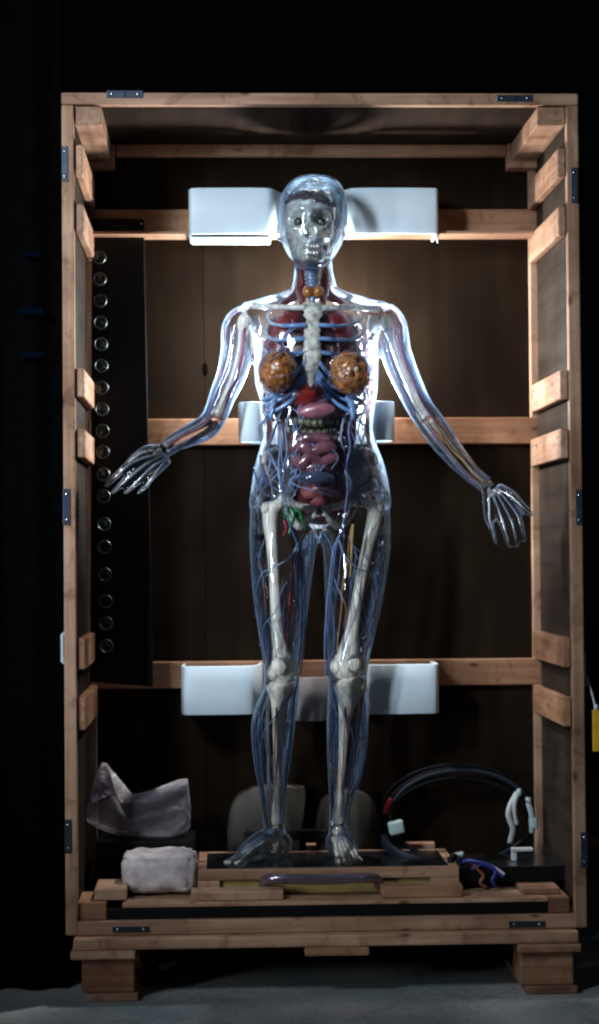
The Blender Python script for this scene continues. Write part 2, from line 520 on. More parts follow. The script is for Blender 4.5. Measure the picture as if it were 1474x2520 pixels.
# lower part
zr = P(800, 2259, 0).z
cbox('bottom_rail', WX0 + .001, WX1 - .001, .001, .05, Z0, zr, WX, bevel=.003)
cbox('floor_panel', WX0 + .013, WX1 - .013, .052, YP, Z0 + .01, zr - .004, PLY_Y, bevel=0)
cbox('black_channel', P(263, 2240, .012).x, P(1349, 2240, .012).x, .014, .05, zr + .001, P(800, 2218, .012).z - .010, BLACK, bevel=.002)
zt = P(800, 2217, .012).z - .010
zt2 = zt + .002
cbox('tray_board', P(301, 2200, .02).x, P(1347, 2190, .02).x, .010, .30, zt + .001, zt + .010, WX, bevel=.002)
ZT = zt + .010
cbox('corner_block', P(189, 2265, .012).x, P(262, 2265, .012).x, .012, .16, zr + .001, zt + .014, RX)
cbox('corner_block', P(1350, 2250, .012).x, P(1424, 2250, .012).x - .02, .012, .16, zr + .001, zt + .010, RX)
cbox('loose_block', P(232, 2200, .03).x, P(311, 2200, .03).x, .03, .17, ZT + .005, ZT + .03, WX)
cbox('loose_block', P(1285, 2200, .05).x, P(1378, 2200, .05).x, .05, .17, ZT + .001, ZT + .015, WX)
# feet
cbox('skid_board', P(180, 2310, -.03).x, P(1425, 2310, -.03).x, -.03, .12, Z0 - .027, Z0 - .001, WX, bevel=.004)
zs = Z0 - .0275
for a, b_ in ((173, 333), (750, 909), (1275, 1431)):
    cbox('skid_plank', P(a, 2330, -.034).x, P(b_, 2330, -.034).x, -.036, .42, zs - .019, zs, RX if a == 750 else WX, bevel=.004)
for a, b_ in ((201, 331), (1280, 1412)):
    xa, xb = P(a, 2400, -.02).x, P(b_, 2400, -.02).x
    for y0 in (-.02, .30):
        cbox('skid_block', xa, xb, y0, y0 + .11, .0185, zs - .02, RX, bevel=.004)
    cbox('skid_foot', xa + .011, xb + .008, -.028, .42, .0005, .018, WX, bevel=.003)
cbox('skid_board', WX0 + .01, WX1 - .01, .28, .45, Z0 - .027, Z0 - .001, WX)
# corner and edge plates with their screws
def plate(a, b_, c, d):
    q, r_ = P(a, d, 0), P(b_, c, 0)
    o = cbox('hinge_plate', q.x, r_.x, -.0025, -.0002, q.z, r_.z, STEELB, bevel=.0008)
    if b_ - a > d - c:
        zc = (q.z + r_.z) / 2
        screws(o, [(q.x + .012, zc), (r_.x - .012, zc)])
        MB().tube([((q.x + r_.x) / 2, -.003, q.z + .002), ((q.x + r_.x) / 2, -.003, r_.z - .002)], .002, 8).build('knuckle', STEELB, o)
    else:
        xc = (q.x + r_.x) / 2
        screws(o, [(xc, q.z + .012), (xc, r_.z - .012)])
for a in ((262, 352, 223, 241), (1222, 1310, 234, 250), (152, 167, 360, 447), (155, 173, 1203, 1292), (160, 176, 2016, 2100),
          (1405, 1421, 412, 500), (1417, 1432, 1205, 1292), (1430, 1446, 2048, 2134), (277, 367, 2279, 2295), (1252, 1340, 2266, 2282)):
    plate(*a)
# carrying handles on the outer sides
for sx, py in ((-1, 1595), (1, 1640)):
    x = sx * .581
    p = P(150 if sx < 0 else 1432, py, .05)
    MB().tube([(x, .04, p.z + .035), (x + sx * .006, .04, p.z + .03), (x + sx * .006, .04, p.z - .03), (x, .04, p.z - .035)], .004, 8).build('side_handle', WTIE, crate)

# ------------------------------------------------------------------ plinth the figure stands on
ply0, ply1 = .10, .36
ZPL = P(800, 2137, ply0).z
pl = thing('display_plinth', (P(800, 2137, ply0).x, .23, ZT), 'low wooden plinth with black top under the feet of the clear figure', 'plinth')
xa, xb = P(487, 2160, ply0).x, P(1130, 2160, ply0).x
zlo = P(800, 2163, ply0).z
cbox('front_board', xa, xb, ply0, ply0 + .02, zlo, ZPL, WX, pl, .002)
cbox('side_board', xa, xa + .02, ply0 + .021, ply1, ZT + .001, ZPL, WY, pl, .002)
cbox('side_board', xb - .02, xb, ply0 + .021, ply1, ZT + .001, ZPL, WY, pl, .002)
cbox('rear_board', xa, xb, ply1 + .001, ply1 + .02, ZT + .001, ZPL, WX, pl, .002)
cbox('black_top', xa + .021, xb - .021, ply0 + .021, ply1 - .001, ZPL - .012, ZPL - .001, BLACKG, pl, .001)
cbox('corner_foot', xa, xa + .05, ply0, ply0 + .02, ZT + .001, zlo - .0005, WX, pl, .002)
cbox('corner_foot', xb - .065, xb, ply0, ply0 + .02, ZT + .001, zlo - .0005, WX, pl, .002)
cbox('inner_board', xa + .051, xb - .066, ply0 + .012, ply0 + .02, ZT + .001, zlo - .0005, OLIVE, pl, .001)

def single_box(name, a, b_, c, d, y0, y1, mat, label, cat, z=None):
    q, r_ = P(a, d, y0), P(b_, c, y0)
    z0 = q.z if z is None else z
    o = cbox(name, q.x, r_.x, y0, y1, z0, z0 + (r_.z - q.z), mat, None, .003)
    return tag(o, label, cat)
single_box('plank', 470, 698, 2186, 2213, .03, .085, WX, 'short pine plank lying in front of the left half of the plinth', 'plank', ZT + .0005)
single_box('plank', 940, 1140, 2180, 2212, .03, .085, RX, 'short pine plank lying in front of the right half of the plinth', 'plank', ZT + .0005)
hp = [P(x, y, Y) for x, y, Y in cr([(648, 2200, .09), (656, 2186, .075), (690, 2184, .06), (790, 2186, .055), (890, 2182, .06), (925, 2184, .075), (934, 2200, .09)], 8)]
zmin = min(p.z for p in hp)
hb = MB().tube(hp, .0115, 14)
handle = hb.build('grab_handle', MAUVE)
handle.location.z += (ZT + .012) - min(v.co.z for v in handle.data.vertices)
tag(handle, 'rounded mauve metal bar lying between the two planks before the plinth', 'handle')

# ------------------------------------------------------------------ white supports
def band(name, path, y_top, y_bot, Yref, label, thick=.006, lip=False, n=7):
    """a bent white sheet: path is (px at Yref, depth)"""
    Q = cr(path, n)
    pts = [Vector((P(px, (y_top + y_bot) / 2, Yref).x, Y, 0)) for px, Y in Q]
    zt_, zb_ = P(760, y_top, Yref).z, P(760, y_bot, Yref).z
    R = []
    for i, p in enumerate(pts):
        t = (pts[min(i + 1, len(pts) - 1)] - pts[max(i - 1, 0)]).normalized()
        nrm = Vector((t.y, -t.x, 0)) * thick / 2
        r_ = .002
        R.append([p + nrm + Vector((0, 0, zb_ + r_)), p + nrm + Vector((0, 0, zt_ - r_)), p + nrm * .4 + Vector((0, 0, zt_)), p - nrm * .4 + Vector((0, 0, zt_)),
                  p - nrm + Vector((0, 0, zt_ - r_)), p - nrm + Vector((0, 0, zb_ + r_)), p - nrm * .4 + Vector((0, 0, zb_)), p + nrm * .4 + Vector((0, 0, zb_))])
    root = thing(name, (pts[len(pts) // 2].x, .4, zb_), label, 'support')
    MB().rings(R).build('bent_sheet', WHITE, root)
    return root, zb_, zt_

hs, zb_, zt_ = band('head_support', [(468, .43), (467, .345), (470, .318), (482, .309), (560, .305), (640, .307), (668, .318), (688, .36), (715, .405), (766, .418), (818, .405), (843, .36), (862, .318), (890, .307), (980, .305), (1062, .309), (1075, .318), (1078, .345), (1077, .43)], 462, 576, .305,
          'wide white bent bracket curving behind the head of the figure')
for a, b_, y_ in ((470, 668, .335),):
    cbox('base_plate', P(a, 570, .31).x, P(b_, 570, .31).x, y_, .43, zb_ - .006, zb_ - .001, WHITE, hs, .002)
for a in (468, 1072):
    p = P(a, 580, .33)
    MB().tube([(p.x, .305, zb_ - .001), (p.x + .002, .305, zb_ - .022)], [.0045, .0012], 8).build('pin', WHITE, hs)
band('waist_support', [(655, .33), (650, .275), (634, .25), (610, .248), (594, .262), (590, .30), (604, .345), (645, .385), (720, .415), (780, .42), (840, .415), (915, .385), (956, .345), (969, .30), (966, .262), (950, .248), (926, .25), (910, .275), (906, .33)], 990, 1086, .27,
     'white curled waist clamp gripping both sides of the clear figure', .005)
ks, kz, _ = band('knee_support', [(452, .43), (449, .33), (453, .30), (466, .288), (540, .284), (606, .288), (626, .305), (638, .35), (646, .43)], 1637, 1757, .285,
     'white bracket with two blocks and a small middle piece behind both knees', .007)
def sheet_into(root, path, y_top, y_bot, Yref, thick):
    r2_, _a, _b = band('knee_support', path, y_top, y_bot, Yref, 'x', thick)
    ch = r2_.children[0]
    w_ = world_of(ch)
    ch.parent = root
    ch.matrix_parent_inverse = world_of(root).inverted()
    ch.matrix_basis = w_
    bpy.data.objects.remove(r2_)
sheet_into(ks, [(896, .43), (900, .35), (908, .305), (924, .288), (1000, .284), (1062, .288), (1076, .30), (1080, .33), (1078, .43)], 1637, 1760, .285, .007)
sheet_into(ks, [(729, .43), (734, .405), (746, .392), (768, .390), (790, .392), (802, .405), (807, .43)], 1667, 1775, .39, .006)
ks.children[-1].data.materials[0] = GREYM  # middle sheet is a darker grey than the two side sheets

# ------------------------------------------------------------------ panel with round buttons
yA, yB = .395, .335
tl, tr_, bl, br_ = P(226, 536, yA), P(354, 538, yA), P(222, 1678, yB), P(377, 1690, yB)
cp = thing('button_panel', (tl.x, .36, bl.z), 'tall black panel with one column of ringed round buttons leaning at the left', 'control panel')
nrm = (tr_ - tl).cross(bl - tl).normalized()
if nrm.y > 0: nrm = -nrm
q = [tl, tr_, br_, bl]
MB().add([p for p in q] + [p - nrm * .012 for p in q], [(0, 1, 2, 3), (7, 6, 5, 4), (0, 4, 5, 1), (1, 5, 6, 2), (2, 6, 7, 3), (3, 7, 4, 0)]).build('panel_board', BLACK, cp, smooth=False, bevel=.002)
screw_p = P(347, 551, yA) + nrm * .001
MB().ell(screw_p, .003, .002, .003, 8, 5).build('screw', SCREW, cp)
ys = [635, 688, 741, 795, 848, 901, 955, 1008, 1061, 1113, 1168, 1222, 1290, 1346, 1414, 1480, 1534, 1590]
bx_, bz_ = (tr_ - tl).normalized(), nrm.cross((tr_ - tl).normalized()).normalized()
for i, y in enumerate(ys):
    t = (y - 536) / (1684 - 536)
    c = P(245 + 17 * (y - 635) / 955, y, yA + (yB - yA) * t) + nrm * .002
    tu, tv = random.uniform(-.14, .14), random.uniform(-.14, .14)
    def circ(r_, d, n=28):
        return [c + bx_ * math.cos(k * 2 * pi / n) * r_ + bz_ * math.sin(k * 2 * pi / n) * r_ + nrm * (d + r_ * (tu * math.cos(k * 2 * pi / n) + tv * math.sin(k * 2 * pi / n)) + .002) for k in range(n)]
    bt = MB().rings([circ(.0128, -.001), circ(.0128, .002), circ(.011, .0045), circ(.004, .0055)]).build('button', GLASSB, cp)
    MB().rings([circ(.0165, -.001), circ(.0165, .003), circ(.0155, .0055), circ(.0142, .0055), circ(.0132, .003), circ(.0132, -.001)], cap=False, closed=True).build('ring', RINGM, bt)
    if y < 1600:
        a_ = c + bx_ * .03
        MB().add([a_ + bz_ * .004 + nrm * -.0008, a_ + bx_ * .05 + bz_ * .004 + nrm * -.0008, a_ + bx_ * .05 - bz_ * .004 + nrm * -.0008, a_ - bz_ * .004 + nrm * -.0008], [(0, 1, 2, 3)]).build('label_strip', BLACK, cp, smooth=False)

# ------------------------------------------------------------------ the clear anatomical figure
YC = .225
fig = thing('anatomical_figure', (P(775, 2130, YC).x, YC, ZPL), 'life-size clear acrylic woman with bones organs and vessels showing inside', 'anatomical model')

def px_tube(rows, n=6, seg=10, flat=1.0):
    """rows: (px, py, Y, radius in px)"""
    A = cr(rows, n)
    return MB().tube([P(a[0], a[1], a[2]) for a in A], [max(a[3], .3) * mpp(a[2]) for a in A], seg, flat)

def part(name, rows, mat, n=6, seg=10, flat=1.0, parent=None):
    return px_tube(rows, n, seg, flat).build(name, mat, parent or fig)

def blob(name, px, py, Y, rx, ry, rd, mat, rot=0, nu=24, nv=16, fn=None, parent=None):
    k = mpp(Y)
    return MB().ell(P(px, py, Y), rx * k, rd, ry * k, nu, nv, Matrix.Rotation(rot, 3, 'Y'), fn).build(name, mat, parent or fig)

def body_loft(rows, n=40, sub=4, pw=2.2):
    """rows: (py, xl, xr, Ycentre, half depth front, half depth back)"""
    A = cr(rows, sub)
    R = []
    for py, xl, xr, yc, hf, hb_ in A:
        a, b_ = P(xl, py, yc), P(xr, py, yc)
        c = (a + b_) / 2
        hw = (b_ - a).length / 2
        ring = []
        for k in range(n):
            th = 2 * pi * k / n
            cx_, sy_ = math.cos(th), math.sin(th)
            e = 2 / pw
            X = math.copysign(abs(cx_) ** e, cx_) * hw
            Yv = math.copysign(abs(sy_) ** e, sy_)
            Yv *= hb_ if Yv > 0 else hf
            ring.append(Vector((c.x + X, c.y + Yv, c.z + X / max(hw, 1e-6) * (b_.z - a.z) / 2)))
        R.append(ring)
    return MB().rings(R)

def join_voxel(mbs, voxel, name, mat, parent, smooth_it=6):
    big = MB()
    for b_ in mbs:
        big.add(b_.v, b_.f)
    o = big.build(name, mat, parent)
    md = o.modifiers.new('merge', 'REMESH'); md.mode = 'VOXEL'; md.voxel_size = voxel; md.use_smooth_shade = True
    sm = o.modifiers.new('soften', 'SMOOTH'); sm.factor = .5; sm.iterations = smooth_it
    dg = bpy.context.evaluated_depsgraph_get()
    me = bpy.data.meshes.new_from_object(o.evaluated_get(dg))
    o.modifiers.clear()
    old = o.data
    o.data = me
    me.name = name
    bpy.data.meshes.remove(old)
    me.polygons.foreach_set('use_smooth', [True] * len(me.polygons))
    return o

shell = []
# head and neck
shell.append(body_loft([(433, 752, 788, .235, .02, .02), (440, 728, 814, .235, .055, .055), (455, 708, 836, .235, .08, .085), (485, 690, 851, .232, .097, .102), (525, 685, 855, .23, .104, .106),
                        (560, 686, 853, .228, .104, .102), (595, 694, 844, .222, .10, .092), (622, 706, 830, .21, .088, .07), (644, 722, 813, .19, .07, .05), (662, 744, 790, .175, .045, .03)]))
shell.append(body_loft([(610, 730, 815, .24, .055, .055), (660, 724, 819, .24, .056, .055), (695, 720, 826, .24, .056, .056), (712, 712, 836, .24, .056, .06), (724, 680, 868, .24, .055, .064),
                        (734, 640, 905, .238, .055, .068), (745, 608, 940, .236, .06, .07), (760, 590, 962, .233, .07, .074)], pw=2.0))
k_ = mpp(.13)
shell.append(MB().ell(P(766, 585, .135), 9 * k_, .022, 17 * k_, 14, 10))         # nose
shell.append(MB().ell(P(766, 622, .135), 20 * k_, .014, 9 * k_, 14, 10))         # lips
shell.append(MB().ell(P(767, 648, .145), 20 * k_, .018, 12 * k_, 14, 10))        # chin
for x in (684, 857):
    shell.append(MB().ell(P(x, 572, .25), 6 * k_, .018, 24 * k_, 12, 10))        # ears
# trunk
TRUNK = [(742, 600, 950, .235, .055, .065), (765, 588, 964, .23, .075, .08), (800, 600, 955, .228, .092, .09), (835, 616, 938, .225, .10, .092), (872, 626, 931, .225, .105, .092), (905, 625, 931, .225, .105, .088),
                        (950, 629, 930, .225, .10, .082), (985, 641, 926, .225, .094, .076), (1020, 648, 921, .225, .09, .07), (1058, 650, 918, .225, .088, .07), (1100, 640, 929, .225, .092, .08), (1140, 628, 945, .228, .096, .095),
                        (1180, 620, 955, .23, .096, .108), (1220, 615, 961, .232, .095, .115), (1250, 614, 962, .232, .090, .113), (1275, 640, 935, .234, .066, .095), (1297, 695, 880, .238, .040, .065), (1318, 760, 815, .242, .016, .03)]
shell.append(body_loft(TRUNK, pw=2.15))
kb = mpp(.12)
for x, y in ((683, 913), (862, 916)):
    shell.append(MB().ell(P(x, y, .125), 49 * kb, .066, 55 * kb, 28, 20))
# legs
LLEG = [(1215, 618, 772, .228, .08, .10), (1300, 614, 796, .228, .09, .10), (1328, 614, 787, .228, .09, .097), (1360, 615, 777, .228, .09, .095), (1450, 621, 764, .228, .086, .085), (1550, 635, 752, .228, .074, .073), (1620, 646, 741, .226, .064, .062),
                        (1665, 649, 737, .224, .061, .056), (1700, 645, 736, .226, .055, .056), (1740, 628, 732, .234, .052, .064), (1785, 618, 727, .24, .052, .07), (1850, 621, 719, .244, .05, .066), (1910, 630, 710, .246, .046, .052),
                        (1965, 641, 701, .248, .038, .042), (2010, 646, 697, .25, .034, .038), (2050, 650, 704, .255, .036, .042), (2085, 655, 707, .26, .036, .04)]
shell.append(body_loft(LLEG, pw=2.1))
RLEG = [(1215, 800, 958, .228, .08, .10), (1300, 778, 961, .228, .09, .10), (1328, 787, 961, .228, .09, .097), (1360, 795, 960, .228, .09, .095), (1450, 799, 946, .228, .086, .085), (1550, 803, 926, .228, .074, .073), (1620, 807, 910, .226, .064, .062),
                        (1665, 808, 903, .224, .061, .056), (1700, 807, 905, .226, .055, .056), (1740, 805, 908, .234, .052, .064), (1785, 804, 907, .24, .052, .07), (1850, 805, 902, .244, .05, .066), (1910, 807, 888, .246, .046, .052),
                        (1965, 810, 868, .248, .038, .042), (2010, 811, 854, .25, .034, .038), (2050, 809, 855, .255, .036, .042), (2085, 809, 857, .26, .036, .04)]
shell.append(body_loft(RLEG, pw=2.1))
# feet: heel, arch, ball, five toes each
def foot(hx, bx, toes, zsole=ZPL):
    k = mpp(.2)
    h = P(hx, 2100, .275)
    b_ = P(bx, 2115, .15)
    out_ = MB()
    hp_ = Vector((h.x, .285, zsole + .030)); mp_ = Vector(((h.x * .55 + b_.x * .45), .225, zsole + .038)); bp_ = Vector((b_.x, .165, zsole + .021))
    A = cr([(*(hp_ + Vector((0, .016, 0))), .014), (*hp_, .031), (*mp_, .034), (*bp_, .021)], 6)
    out_.tube([Vector(a[:3]) for a in A], [a[3] for a in A], 20)
    for tx, ty, rr in toes:
        tip = Vector((P(tx, 2128, ty).x, ty, zsole + rr))
        d = (tip - bp_)
        st = bp_ + d * .12 + Vector((0, 0, -.004))
        A = cr([(*st, rr * 1.5), (*(st + d * .45), rr * 1.25), (*(tip - d * .08), rr * 1.05), (*tip, rr * .7)], 4)
        out_.tube([Vector(a[:3]) for a in A], [a[3] for a in A], 12)
    return out_
shell.append(foot(690, 598, [(560, .128, .009), (551, .135, .008), (556, .146, .0075), (566, .158, .007), (580, .118, .0125)]))
shell.append(foot(834, 850, [(834, .112, .0125), (851, .112, .009), (865, .117, .0085), (878, .124, .008), (890, .135, .0075)]))
# arms
LARM = [(612, 775, .225, 34), (588, 805, .225, 42), (584, 860, .222, 41), (570, 920, .218, 37), (549, 970, .212, 33), (530, 1020, .205, 31), (508, 1050, .198, 31), (470, 1070, .188, 28.5), (435, 1087, .178, 24), (404, 1108, .168, 20)]
RARM = [(938, 765, .225, 32), (962, 800, .225, 39), (975, 868, .222, 38), (1003, 940, .218, 35), (1032, 1000, .212, 33), (1060, 1040, .206, 34), (1092, 1085, .200, 33), (1132, 1135, .193, 27), (1168, 1172, .187, 22), (1203, 1203, .182, 18)]
shell.append(px_tube(LARM, 6, 24)); shell.append(px_tube(RARM, 6, 24))
def zl(X, Y_): return ((320 + .3664 * X) / 1.3026, (1250 + .3664 * Y_) / 1.3026)
def zr_(X, Y_): return ((1180 + .3935 * X) / 1.3026, (1200 + .3935 * Y_) / 1.3026)
LF = {'thumb': [(530, 530), (420, 535), (330, 575), (250, 635)], 'index': [(545, 545), (320, 610), (220, 680), (130, 765), (47, 845)], 'middle': [(560, 565), (385, 655), (290, 735), (195, 820), (105, 905)],
      'ring': [(575, 585), (455, 670), (370, 755), (290, 835), (215, 905)], 'little': [(585, 600), (520, 680), (460, 760), (400, 840), (330, 908)]}
RF = {'thumb': [(1050, 930), (1170, 1000), (1262, 1085), (1340, 1152)], 'index': [(1060, 945), (1195, 1115), (1232, 1200), (1255, 1290), (1275, 1365)], 'middle': [(1035, 955), (1145, 1150), (1180, 1240), (1200, 1330), (1215, 1412)],
      'ring': [(1005, 960), (1080, 1160), (1108, 1245), (1133, 1335), (1155, 1412)], 'little': [(980, 960), (985, 1165), (1003, 1240), (1025, 1320), (1045, 1388)]}
FING = []
for D_, zz, s_, y0, dy in ((LF, zl, .2813, .165, -.02), (RF, zr_, .302, .182, -.018)):
    for nm, pts in D_.items():
        rows = []
        for i, p_ in enumerate(pts):
            t = i / (len(pts) - 1)
            curl = dy * t - .012 * math.sin(t * pi) + (-.018 if nm == 'thumb' else 0) * t
            rad = [17, 16.5, 11.8, 8.6] if nm == 'thumb' else ([16.5, 14.6, 9.8, 8.6, 6.2] if nm != 'little' else [16.5, 13, 8.4, 7.3, 5.3])
            rows.append((*zz(*p_), y0 + curl, rad[i]))
        shell.append(px_tube(rows, 6, 14))
        FING.append([(a, b_, c, (3.4 if i in (1, 2, 3) else 2.6)) for i, (a, b_, c, d) in enumerate(rows)])
body = join_voxel(shell, .0042, 'clear_skin', ACRYL, fig, 9)
# seam rings of the skin at the hips
for xl, xr, y in ((614, 962, 1243),):
    A = body_loft([(y - 1, xl, xr, .232, .092, .116), (y, xl - .8, xr + .8, .232, .0932, .1172), (y + 1, xl, xr, .232, .092, .116)], n=64, sub=1, pw=2.15)
    A.f = A.f[:-2]
    A.build('hip_seam', ACRYL, fig)

# ---- skull, brain, eyes
def g2(x, y, cx_, cy_, sx, sy): return math.exp(-((x - cx_) / sx) ** 2 - ((y - cy_) / sy) ** 2)
k = mpp(.17)
R = []
NX, NZ = 72, 84
sc_c = P(762, 570, .215)
def skull_pt(u, v):
    """u angle about z from the front (-y), v in 0..1 top to bottom"""
    y = 478 + v * 182                       # px row
    t = v
    hw = np.interp(t, [0, .05, .15, .3, .45, .55, .62, .72, .82, .92, .97, 1], [6, 38, 56, 62, 61, 62, 57, 48, 45, 39, 29, 6]) 
    fd = np.interp(t, [0, .05, .15, .3, .42, .5, .6, .72, .85, .95, 1], [.005, .044, .068, .081, .083, .076, .077, .083, .080, .074, .02])
    bd = np.interp(t, [0, .05, .15, .3, .5, .6, .7, 1], [.01, .05, .075, .085, .08, .05, .02, .005])
    c_, s_ = math.cos(u), math.sin(u)
    X = s_ * hw
    D = (c_ * fd if c_ > 0 else c_ * bd)
    if c_ > 0:
        d = 0
        for sx in (-1, 1):
            d -= .050 * g2(X, y, sx * 26, 547, 16, 14)          # eye sockets
            d += .010 * g2(X, y, sx * 25, 527, 18, 6)            # brow
            d += .010 * g2(X, y, sx * 38, 573, 11, 9)            # cheek bone
            d -= .034 * g2(X, y, sx * 40, 606, 11, 18)           # hollow cheek
            d -= .030 * g2(X, y, sx * 5, 584, 5.5, 12)             # nose opening
        d += .009 * g2(X, y, 0, 552, 6, 12)
        d += .010 * g2(X, y, 0, 610, 22, 14)                     # teeth arch
        d -= .005 * g2(X, y, 0, 616, 26, 2.0)                    # gap between the rows
        d += .008 * g2(X, y, 0, 645, 16, 9)                      # chin
        if 603 < y < 630:
            d -= .0022 * (abs(math.sin(X * .55)) ** 6)
        D += d * min(1, c_ * 2.2)
    a = P(760 + X - 3 * c_, y, .215)
    return Vector((a.x, .215 - D, a.z))
for j in range(NZ + 1):
    R.append([skull_pt(2 * pi * i / NX - pi, min(1, max(0, j / NZ))) for i in range(NX)])
skull = MB().rings(R).build('skull', SKULLM, fig)
def gyri(q): return 1 + .07 * noise.noise(q * 5) - .10 * math.exp(-(q.x / .07) ** 2)
blob('brain', 762, 510, .225, 57, 42, .078, BRAINM, nu=48, nv=32, fn=gyri)
for x in (736, 789):
    e = blob('eyeball', x, 547, .157, 11.5, 11.5, .012, EYEM, nu=20, nv=14)
    c = P(x, 547, .157)
    MB().rings([[c + Vector((math.cos(i * pi / 12) * r_, -dd, math.sin(i * pi / 12) * r_)) for i in range(24)] for r_, dd in ((.0125, .0), (.0118, .0045), (.0092, .0075), (.0086, .0078))], cap=False).build('eye_rim', EYEM, e)
for i in range(6):
    for y in (606, 622):
        x = 745 + i * 7
        kk = mpp(.14)
        o = MB().ell(P(x, y, .121 + .0006 * (i - 2.5) ** 2), 3.3 * kk, .005, 6.5 * kk, 8, 6).build('tooth', SKULLM, skull)

# ---- neck
part('trachea', [(766, 655, .20, 17), (767, 680, .19, 16), (768, 705, .185, 11), (769, 730, .18, 9), (769, 755, .178, 9)], TRACH)
for i in range(5):
    kk = mpp(.185)
    y = 668 + i * 9
    MB().tube([P(767 + 16.5 * math.cos(a), y, .19 - .0165 * math.sin(a)) for a in np.linspace(0, pi, 10)], .0018, 6).build('trachea_ring', TRACH, fig)
blob('thyroid', 758, 718, .172, 14, 15, .014, THYR, rot=-.25)
blob('thyroid', 783, 718, .172, 14, 15, .014, THYR, rot=.25)
for s_, x0 in ((-1, 742), (1, 796)):
    part('neck_muscle', [(x0 + s_ * 2, 660, .24, 10), (x0 + s_ * 1, 690, .225, 12), (x0 - s_ * 3 + s_ * 4, 720, .21, 12), (x0 - s_ * 2, 748, .19, 7)], MUSC)
    part('neck_muscle', [(x0, 690, .25, 12), (x0 + s_ * 12, 725, .25, 13), (x0 + s_ * 48, 748, .245, 7)], MUSC)
# spine
for i in range(26):
    y = 640 + i * 22.5
    kk = mpp(.27)
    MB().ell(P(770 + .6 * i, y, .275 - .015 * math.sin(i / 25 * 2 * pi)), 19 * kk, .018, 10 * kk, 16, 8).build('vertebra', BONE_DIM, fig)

# ---- chest
MUSCP = plain('chest_muscle', (.055, .014, .022), .3, coat=.5, vary=.35, freq=45, bump=.3)
RIBM = streaky('rib_blue_grey', (.12, .17, .27), (.32, .38, .47), axis=0)
stw = [(745, 22), (752, 25), (770, 20), (790, 15), (815, 16), (845, 18), (880, 18), (905, 15), (922, 12), (940, 9), (954, 4)]
R = []
for y, hw in cr(stw, 4):
    Yc = float(np.interp(y, [745, 850, 955], [.168, .138, .140]))
    cx_ = float(np.interp(y, [745, 955], [771, 765]))
    a = P(cx_, y, Yc); h = hw * 1.22 * mpp(Yc)
    R.append([a + Vector((math.cos(t) * h * (1 + .10 * math.sin(y * .35)), math.sin(t) * .007 - .002 * math.sin(y * .45), 0)) for t in np.linspace(0, 2 * pi, 20, endpoint=False)])
st = MB().rings(R).build('sternum', STERN, fig)
jitter(st, .004, 60)
for s_, rows in ((-1, [(752, 757, .165, 8), (715, 757, .17, 6.5), (670, 755, .19, 6.5), (622, 752, .215, 8)]), (1, [(792, 758, .165, 8), (830, 757, .17, 6.5), (880, 757, .19, 6.5), (930, 762, .215, 8)])):
    part('clavicle', rows, BONE)
for s_ in (-1, 1):
    x = lambda v: 768 + s_ * v
    w = 122 if s_ < 0 else 134
    top = [800, 833, 867, 893, 915, 935, 950]
    for i, y in enumerate(top):
        end = [(72, y + 2), (84, y + 4), (88, y + 8), (95, y + 45), (102, y + 55), (110, y + 60), (112, y + 72)][i]
        x0 = 16 if i < 4 else 9
        y0_ = [800, 833, 867, 890, 908, 920, 930][i]
        mid = ((x0 + end[0]) / 2 - (6 if i > 2 else 0), (y0_ + end[1]) / 2 + (12 if i > 2 else 0))
        part('costal_cartilage', [(x(x0), y0_, .143, 5.8), (x(mid[0]), mid[1], .138, 5.4), (x(end[0]), end[1], .150, 5)], CART, 8)
        # bony rib round the side
        out_ = w - 4 * max(0, 2 - i)
        part('rib', [(x(end[0]), end[1], .150, 4.6), (x(end[0] + (out_ - end[0]) * .7), end[1] - 8, .175, 4.6), (x(out_ - 6), end[1] - 30, .225, 4.6), (x(out_ * .7), end[1] - 62, .285, 4.6), (x(22), end[1] - 80, .29, 4.6)], RIBM, 6, 8)
    for i, (ex, ey, fx, fy) in enumerate(((122, 985, 70, 958), (112, 1003, 84, 975), (104, 1022, 92, 990), (94, 1035, 96, 1005))):
        part('costal_cartilage', [(x(fx), fy, .143, 7), (x((fx + ex) / 2 + 6), (fy + ey) / 2 + 6, .143, 6), (x(ex), ey, .16, 4)], CART, 8)
    part('lung', [(x(38), 772, .215, 24), (x(54), 800, .208, 40), (x(67), 850, .21, 51), (x(72), 895, .212, 54), (x(70), 935, .22, 28)], LUNG, 6, 20, 1.0)
GLAND = plain('gland_amber', (.34, .135, .042), .26, coat=.7, vary=.4, freq=75, bump=.9)
for x, y, rx, ry, rot, sd in ((683, 914, 46, 53, .2, 0), (861, 918, 49, 55, -.35, 5.3)):
    def lob(q):
        p_ = q * 4.5 + Vector((sd, sd, -sd))
        return 1 + .09 * noise.noise(p_) - .06 * abs(noise.noise(q * 9 + Vector((sd, 0, 2)))) + .02 * noise.noise(q * 19)
    gl_ = blob('mammary_gland', x, y, .110, rx, ry, .052, GLAND, rot=rot, nu=72, nv=48, fn=lob)
    kk = mpp(.08)
    MB().ell(P(x - 8 if x < 700 else x + 16, y - 10, .060), 6 * kk, .003, 6 * kk, 12, 8).build('nipple_duct', STERN, gl_)
R = body_loft([(760, 715, 822, .235, .03, .03), (780, 672, 868, .23, .050, .05), (830, 656, 886, .226, .066, .055), (880, 652, 892, .224, .070, .058), (930, 650, 894, .224, .069, .056), (975, 655, 890, .225, .060, .052), (1010, 668, 880, .226, .048, .045), (1040, 690, 862, .226, .04, .04)], n=44)
R.build('chest_wall', MUSCP, fig)
